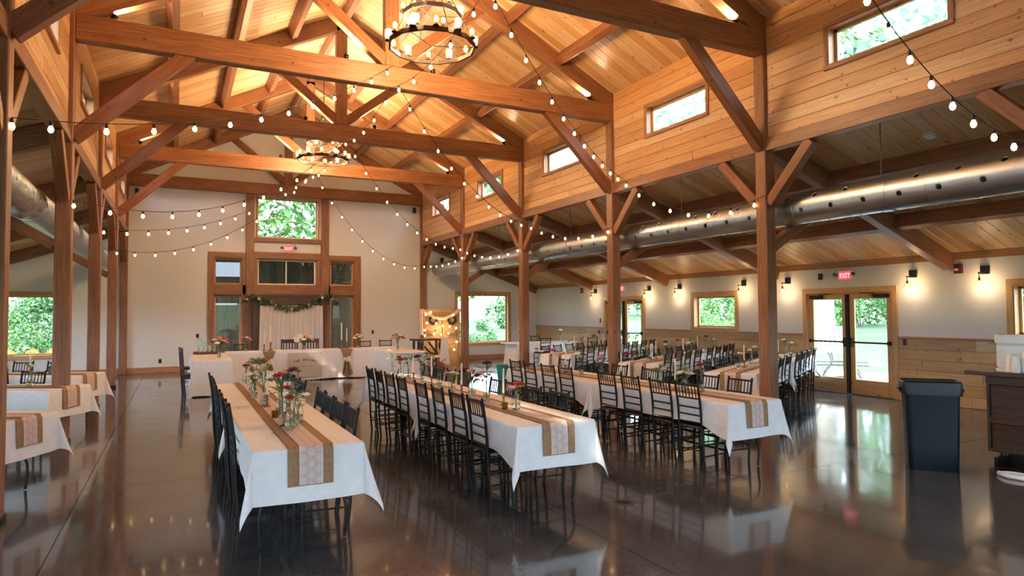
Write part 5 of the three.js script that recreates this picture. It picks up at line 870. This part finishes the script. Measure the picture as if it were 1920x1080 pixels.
// ------------------------------------------------------------------ outdoors
{
  const lawnT = (() => { const a = noise(40, 40, 91), b = noise(200, 200, 92), c = noise(7, 7, 93); return texture(512, 512, (u, v) => { const k = 0.5 * a(u, v) + 0.3 * b(u, v) + 0.2 * c(u, v); return [42 + 22 * k, 68 + 26 * k, 32 + 14 * k]; }); })();
  const grd = (x, z) => { const dx = Math.max(0, x - 15, -7 - x, 0), dz = Math.max(0, -25 - z, z - 7), d = Math.hypot(dx, dz); return -0.16 + 0.018 * Math.max(0, d - 3) + 0.0004 * d * d; };
  const g = new THREE.PlaneGeometry(180, 180, 60, 60).rotateX(-Math.PI / 2); const p = g.attributes.position, uv = g.attributes.uv; for (let i = 0; i < p.count; i++) { const x = p.getX(i) + 5, z = p.getZ(i) - 10; p.setXYZ(i, x, grd(x, z), z); uv.setXY(i, x / 8, z / 8); } g.computeVertexNormals();
  tag(part('ground_lawn', g, std({ map: lawnT, roughness: 1 })), 'sunny green lawn rising gently around the hall', 'lawn', null, 'structure');
  const patio = thing('patio', 'pale concrete patio outside the glass double doors', 'patio', [0, 0, 0], 0, null, 'structure');
  for (let i = 0; i < 8; i++) part('slab', bx(WR + 0.25, WR + 5.2, -0.17, -0.05, -21 + i * 2.2, -21 + i * 2.2 + 2.17), std({ color: 0x8f8c86, roughness: 0.9 }), patio);
  const fm = [std({ color: 0x446e3c, roughness: 0.8, side: THREE.DoubleSide }), std({ color: 0x578345, roughness: 0.8, side: THREE.DoubleSide }), std({ color: 0x39613a, roughness: 0.8, side: THREE.DoubleSide }), std({ color: 0xe0cc40, roughness: 0.8, side: THREE.DoubleSide }), std({ color: 0x86b092, roughness: 0.8, side: THREE.DoubleSide })];
  const barkM = std({ map: (() => { const a = noise(60, 5, 95), b = noise(120, 30, 96); return texture(256, 256, (u, v) => { const k = 0.6 * a(u, v) + 0.4 * b(u, v); return mix([92, 84, 72], [168, 160, 146], k); }); })(), roughness: 0.95 });
  const crown = (n, seed, leaf, flat = 1) => { // leaf quads on clustered shells
    let s = seed * 101 + 7; const r = () => { s = (s * 1664525 + 1013904223) >>> 0; return s / 4294967296; }; const cl = []; for (let i = 0; i < 26; i++) { const a = r() * 6.283, u = r() * 2 - 0.7, q = Math.sqrt(Math.max(0, 1 - u * u)) * (0.5 + 0.45 * r()); cl.push([Math.cos(a) * q, u * 0.75 * flat, Math.sin(a) * q, 0.22 + 0.2 * r()]); }
    const pos = [], idx = [], uvv = []; for (let i = 0; i < n; i++) { const c = cl[Math.floor(r() * cl.length)], a = r() * 6.283, u = r() * 2 - 1, q = Math.sqrt(1 - u * u), R = c[3] * (0.75 + 0.35 * r()); const o = V(c[0] + Math.cos(a) * q * R, c[1] + u * R, c[2] + Math.sin(a) * q * R), e = V(r() - 0.5, r() - 0.5, r() - 0.5).normalize(), f = V(r() - 0.5, r() - 0.5, r() - 0.5).cross(e).normalize(), l = leaf * (0.6 + 0.8 * r()), b = pos.length / 3; for (const [m, k] of [[-1, 0], [0, 0.45], [1, 0], [0, -0.45]]) { const w = o.clone().addScaledVector(e, m * l).addScaledVector(f, k * l); pos.push(w.x, w.y, w.z); uvv.push(0, 0); } idx.push(b, b + 1, b + 2, b, b + 2, b + 3); }
    const q = new THREE.BufferGeometry(); q.setAttribute('position', new THREE.Float32BufferAttribute(pos, 3)); q.setAttribute('uv', new THREE.Float32BufferAttribute(uvv, 2)); q.setIndex(idx); q.computeVertexNormals(); return q;
  };
  const crowns = [crown(3600, 1, 0.055), crown(3600, 2, 0.06), crown(2200, 3, 0.07), crown(4200, 4, 0.045), crown(1700, 5, 0.045)];
  const tree = (x, z, h, R, ci, mi, label, group, tr = 0.2, low = 0.35) => {
    const y = grd(x, z), o = thing('tree', label, 'tree', [x, y, z], rnd(6.28), group);
    const br = [tube([[0, -0.2, 0], [0.1, h * 0.3, 0.05], [-0.1, h * 0.6, 0], [0.05, h * 0.9, 0]], tr, 8, 8)]; for (let i = 0; i < 6; i++) { const a = i * 1.05 + rnd(0.5), hh = h * rnd(0.3, 0.6); br.push(tube([[0, hh, 0], [Math.cos(a) * R * 0.35, hh + R * 0.25, Math.sin(a) * R * 0.35], [Math.cos(a) * R * 0.8, hh + R * rnd(0.3, 0.6), Math.sin(a) * R * 0.8]], tr * 0.35, 5, 5)); }
    part('trunk', br, barkM, o); const c = part('foliage', crowns[ci], fm[mi], o); c.scale.set(R, R * 0.95, R); c.position.y = h * (low + 0.45); c.rotation.y = rnd(6.28); return o;
  };
  const bush = (x, z, R, ci, mi, label, group) => { const o = thing('shrub', label, 'shrub', [x, grd(x, z), z], rnd(6.28), group); const st = []; for (let i = 0; i < 5; i++) { const a = i * 1.26; st.push(rod([0, -0.1, 0], [Math.cos(a) * R * 0.5, R * 0.8, Math.sin(a) * R * 0.5], 0.03)); } part('stem', st, barkM, o); const c = part('foliage', crowns[ci], fm[mi], o); c.scale.set(R, R * 0.9, R); c.position.y = R * 0.72; return o; };
  // beyond the door side lawn
  { const o = tree(32, -24.4, 13, 6.5, 0, 0, 'old tree with a thick pale trunk on the lawn beyond the picnic table', null, 0.55, 0.4); }
  for (let i = 0; i < 9; i++) tree(48 + (i % 2) * 6, 4 - i * 8.6 + rnd(-0.5, 0.5), rnd(9, 13), rnd(4.1, 4.6), i % 3, i % 3, `leafy tree at the far lawn edge, ${ORD[i]} counted from the drinks counter end`, 'trees at the lawn edge', 0.3, 0.18);
  for (let i = 0; i < 13; i++) bush(42 + (i % 2) * 1.5, 0 - i * 4.9 + rnd(-0.4, 0.4), rnd(2.2, 2.7), i % 4, (i + 1) % 3, `dense shrub at the far lawn edge, ${ORD[i]} counted from the drinks counter end`, 'shrubs at the lawn edge');
  for (const [x, z, h] of [[21.5, -6.5, 11], [22.5, -13, 12], [21, -20, 11], [23, 0, 12], [24.5, -27, 12]]) tree(x, z, h, 4.4, 4, 4, 'tall tree shading the roof beside the patio', 'trees beside the patio', 0.28, 0.32);
  for (const [x, z] of [[16.6, -19.3], [15.2, -16.8], [18.5, -17.5]]) bush(x, z, 1.25, 3, 1, 'bright shrub just outside the far glass doors', 'shrubs outside the far doors');
  // beyond the gable
  for (const [x, z, h] of [[1.5, -30.5, 10.5], [6, -32, 11], [-5, -33, 11]]) tree(x, z, h, 4.6, 3, 1, 'branching tree just outside the gable windows', 'trees outside the gable', 0.24, 0.2);
  for (let i = 0; i < 8; i++) tree(-22 + i * 8.8 + rnd(-0.5, 0.5), -54 - (i % 2) * 5, rnd(9, 12), rnd(4.3, 4.9), i % 3, (i + 1) % 3, `leafy tree beyond the gable lawn, ${ORD[i]} counted from the shrub aisle side`, 'trees beyond the gable lawn', 0.3, 0.0);
  for (const [x, z, r] of [[12.5, -40, 1.4], [16, -44, 1.6], [23.5, -46, 1.8], [11.5, -27.5, 0.75], [12.8, -28.2, 0.8], [9.8, -27.2, 0.6]]) bush(x, z, r, 2, 0, 'green shrub on the lawn beyond the big gable window', 'shrubs beyond the gable window');
  for (const [x, z, r, m] of [[-5.2, -26.3, 1.25, 1], [-3.0, -26.6, 1.2, 0], [-7.3, -28, 1.5, 1], [-1.6, -29.2, 1.5, 2], [-4.4, -29.6, 1.8, 0], [-8.3, -32.2, 2.2, 1]]) bush(x, z, r, 3, m, 'leafy shrub filling the window behind the slanted tables', 'shrubs outside the aisle gable window');
  for (const [x, z] of [[-4.6, -24.9], [-4.0, -25.1], [-5.4, -25.2], [-3.4, -24.8]]) bush(x, z, 0.42, 2, 3, 'low shrub with yellow flowers below the aisle gable window', 'yellow flowering shrubs');
  tree(19.2, -38, 9, 4, 1, 0, 'tree with a thin trunk on the lawn beyond the big gable window', null, 0.14, 0.36);
  for (const [x, z] of [[-12, 1], [-12.5, -3.4], [-12, -7.4], [-12.5, -11.2]]) tree(x, z, 18, 4.3, 3, 0, 'very tall slender tree close to the shrub aisle wall', 'tall trees by the shrub aisle', 0.2, 0.38).children[1].scale.set(2.0, 4.4, 2.0);
  // shrub side and behind the camera
  for (const [x, z, h] of [[-24, -26, 12], [-27, -14, 11]]) tree(x, z, h, 4.5, 0, 0, 'tall tree on the shrub side of the hall', 'trees on the shrub side', 0.3, 0.3);
  for (let i = 0; i < 7; i++) bush(-10.5 + rnd(-0.8, 0.8), -20 + i * 3.6, 1.2, i % 4, i % 3, 'round shrub along the outer wall of the slanted table aisle', 'shrubs along the outer wall');
  // picnic table and yard game
  const pt = thing('picnic_table', 'white picnic table with bent metal frame outside the glass doors', 'picnic table', [15.0, -0.05, -11.0], 0.62); const wm = std({ color: 0xe6e2da, roughness: 0.7 });
  for (let i = 0; i < 4; i++) part('plank', cbox(1.85, 0.035, 0.17, 0.006).translate(0, 0.75, (i - 1.5) * 0.18), wm, pt); for (const s of [-1, 1]) part('bench', cbox(1.85, 0.035, 0.25, 0.006).translate(0, 0.44, s * 0.72), wm, pt);
  for (const x of [-0.6, 0.6]) part('frame', [tube([[x, 0.72, -0.3], [x, 0.5, -0.2], [x, 0.03, -0.45], [x, 0.02, 0], [x, 0.03, 0.45], [x, 0.5, 0.2], [x, 0.72, 0.3]], 0.022, 6, 18), rod([x, 0.41, -0.8], [x, 0.41, 0.8], 0.02)], M.steel, pt);
  const gm = thing('yard_game_board', 'white upright yard game board with rows of holes on orange feet', 'yard game', [16.9, -0.05, -12.9], -0.75); const hs = []; for (let i = 0; i < 7; i++) for (let j = 0; j < 6; j++) { const cx = (i - 3) * 0.125, cy = 0.62 + j * 0.115, pp = []; for (let k = 0; k < 10; k++) pp.push([cx + 0.042 * Math.cos(k * 0.6283), cy + 0.042 * Math.sin(k * 0.6283)]); hs.push(pp); }
  part('board', slab(rect(-0.5, 0.5, 0.5, 1.28), hs, 0.05), wm, gm); for (const s of [-1, 1]) part('foot', [cbox(0.06, 1.25, 0.08, 0.01).translate(s * 0.53, 0.63, 0.02), cbox(0.07, 0.06, 0.5, 0.01).translate(s * 0.53, 0.03, 0.02)], std({ color: 0xd86a2a, roughness: 0.6 }), gm);
}
renderer.render(scene, camera);
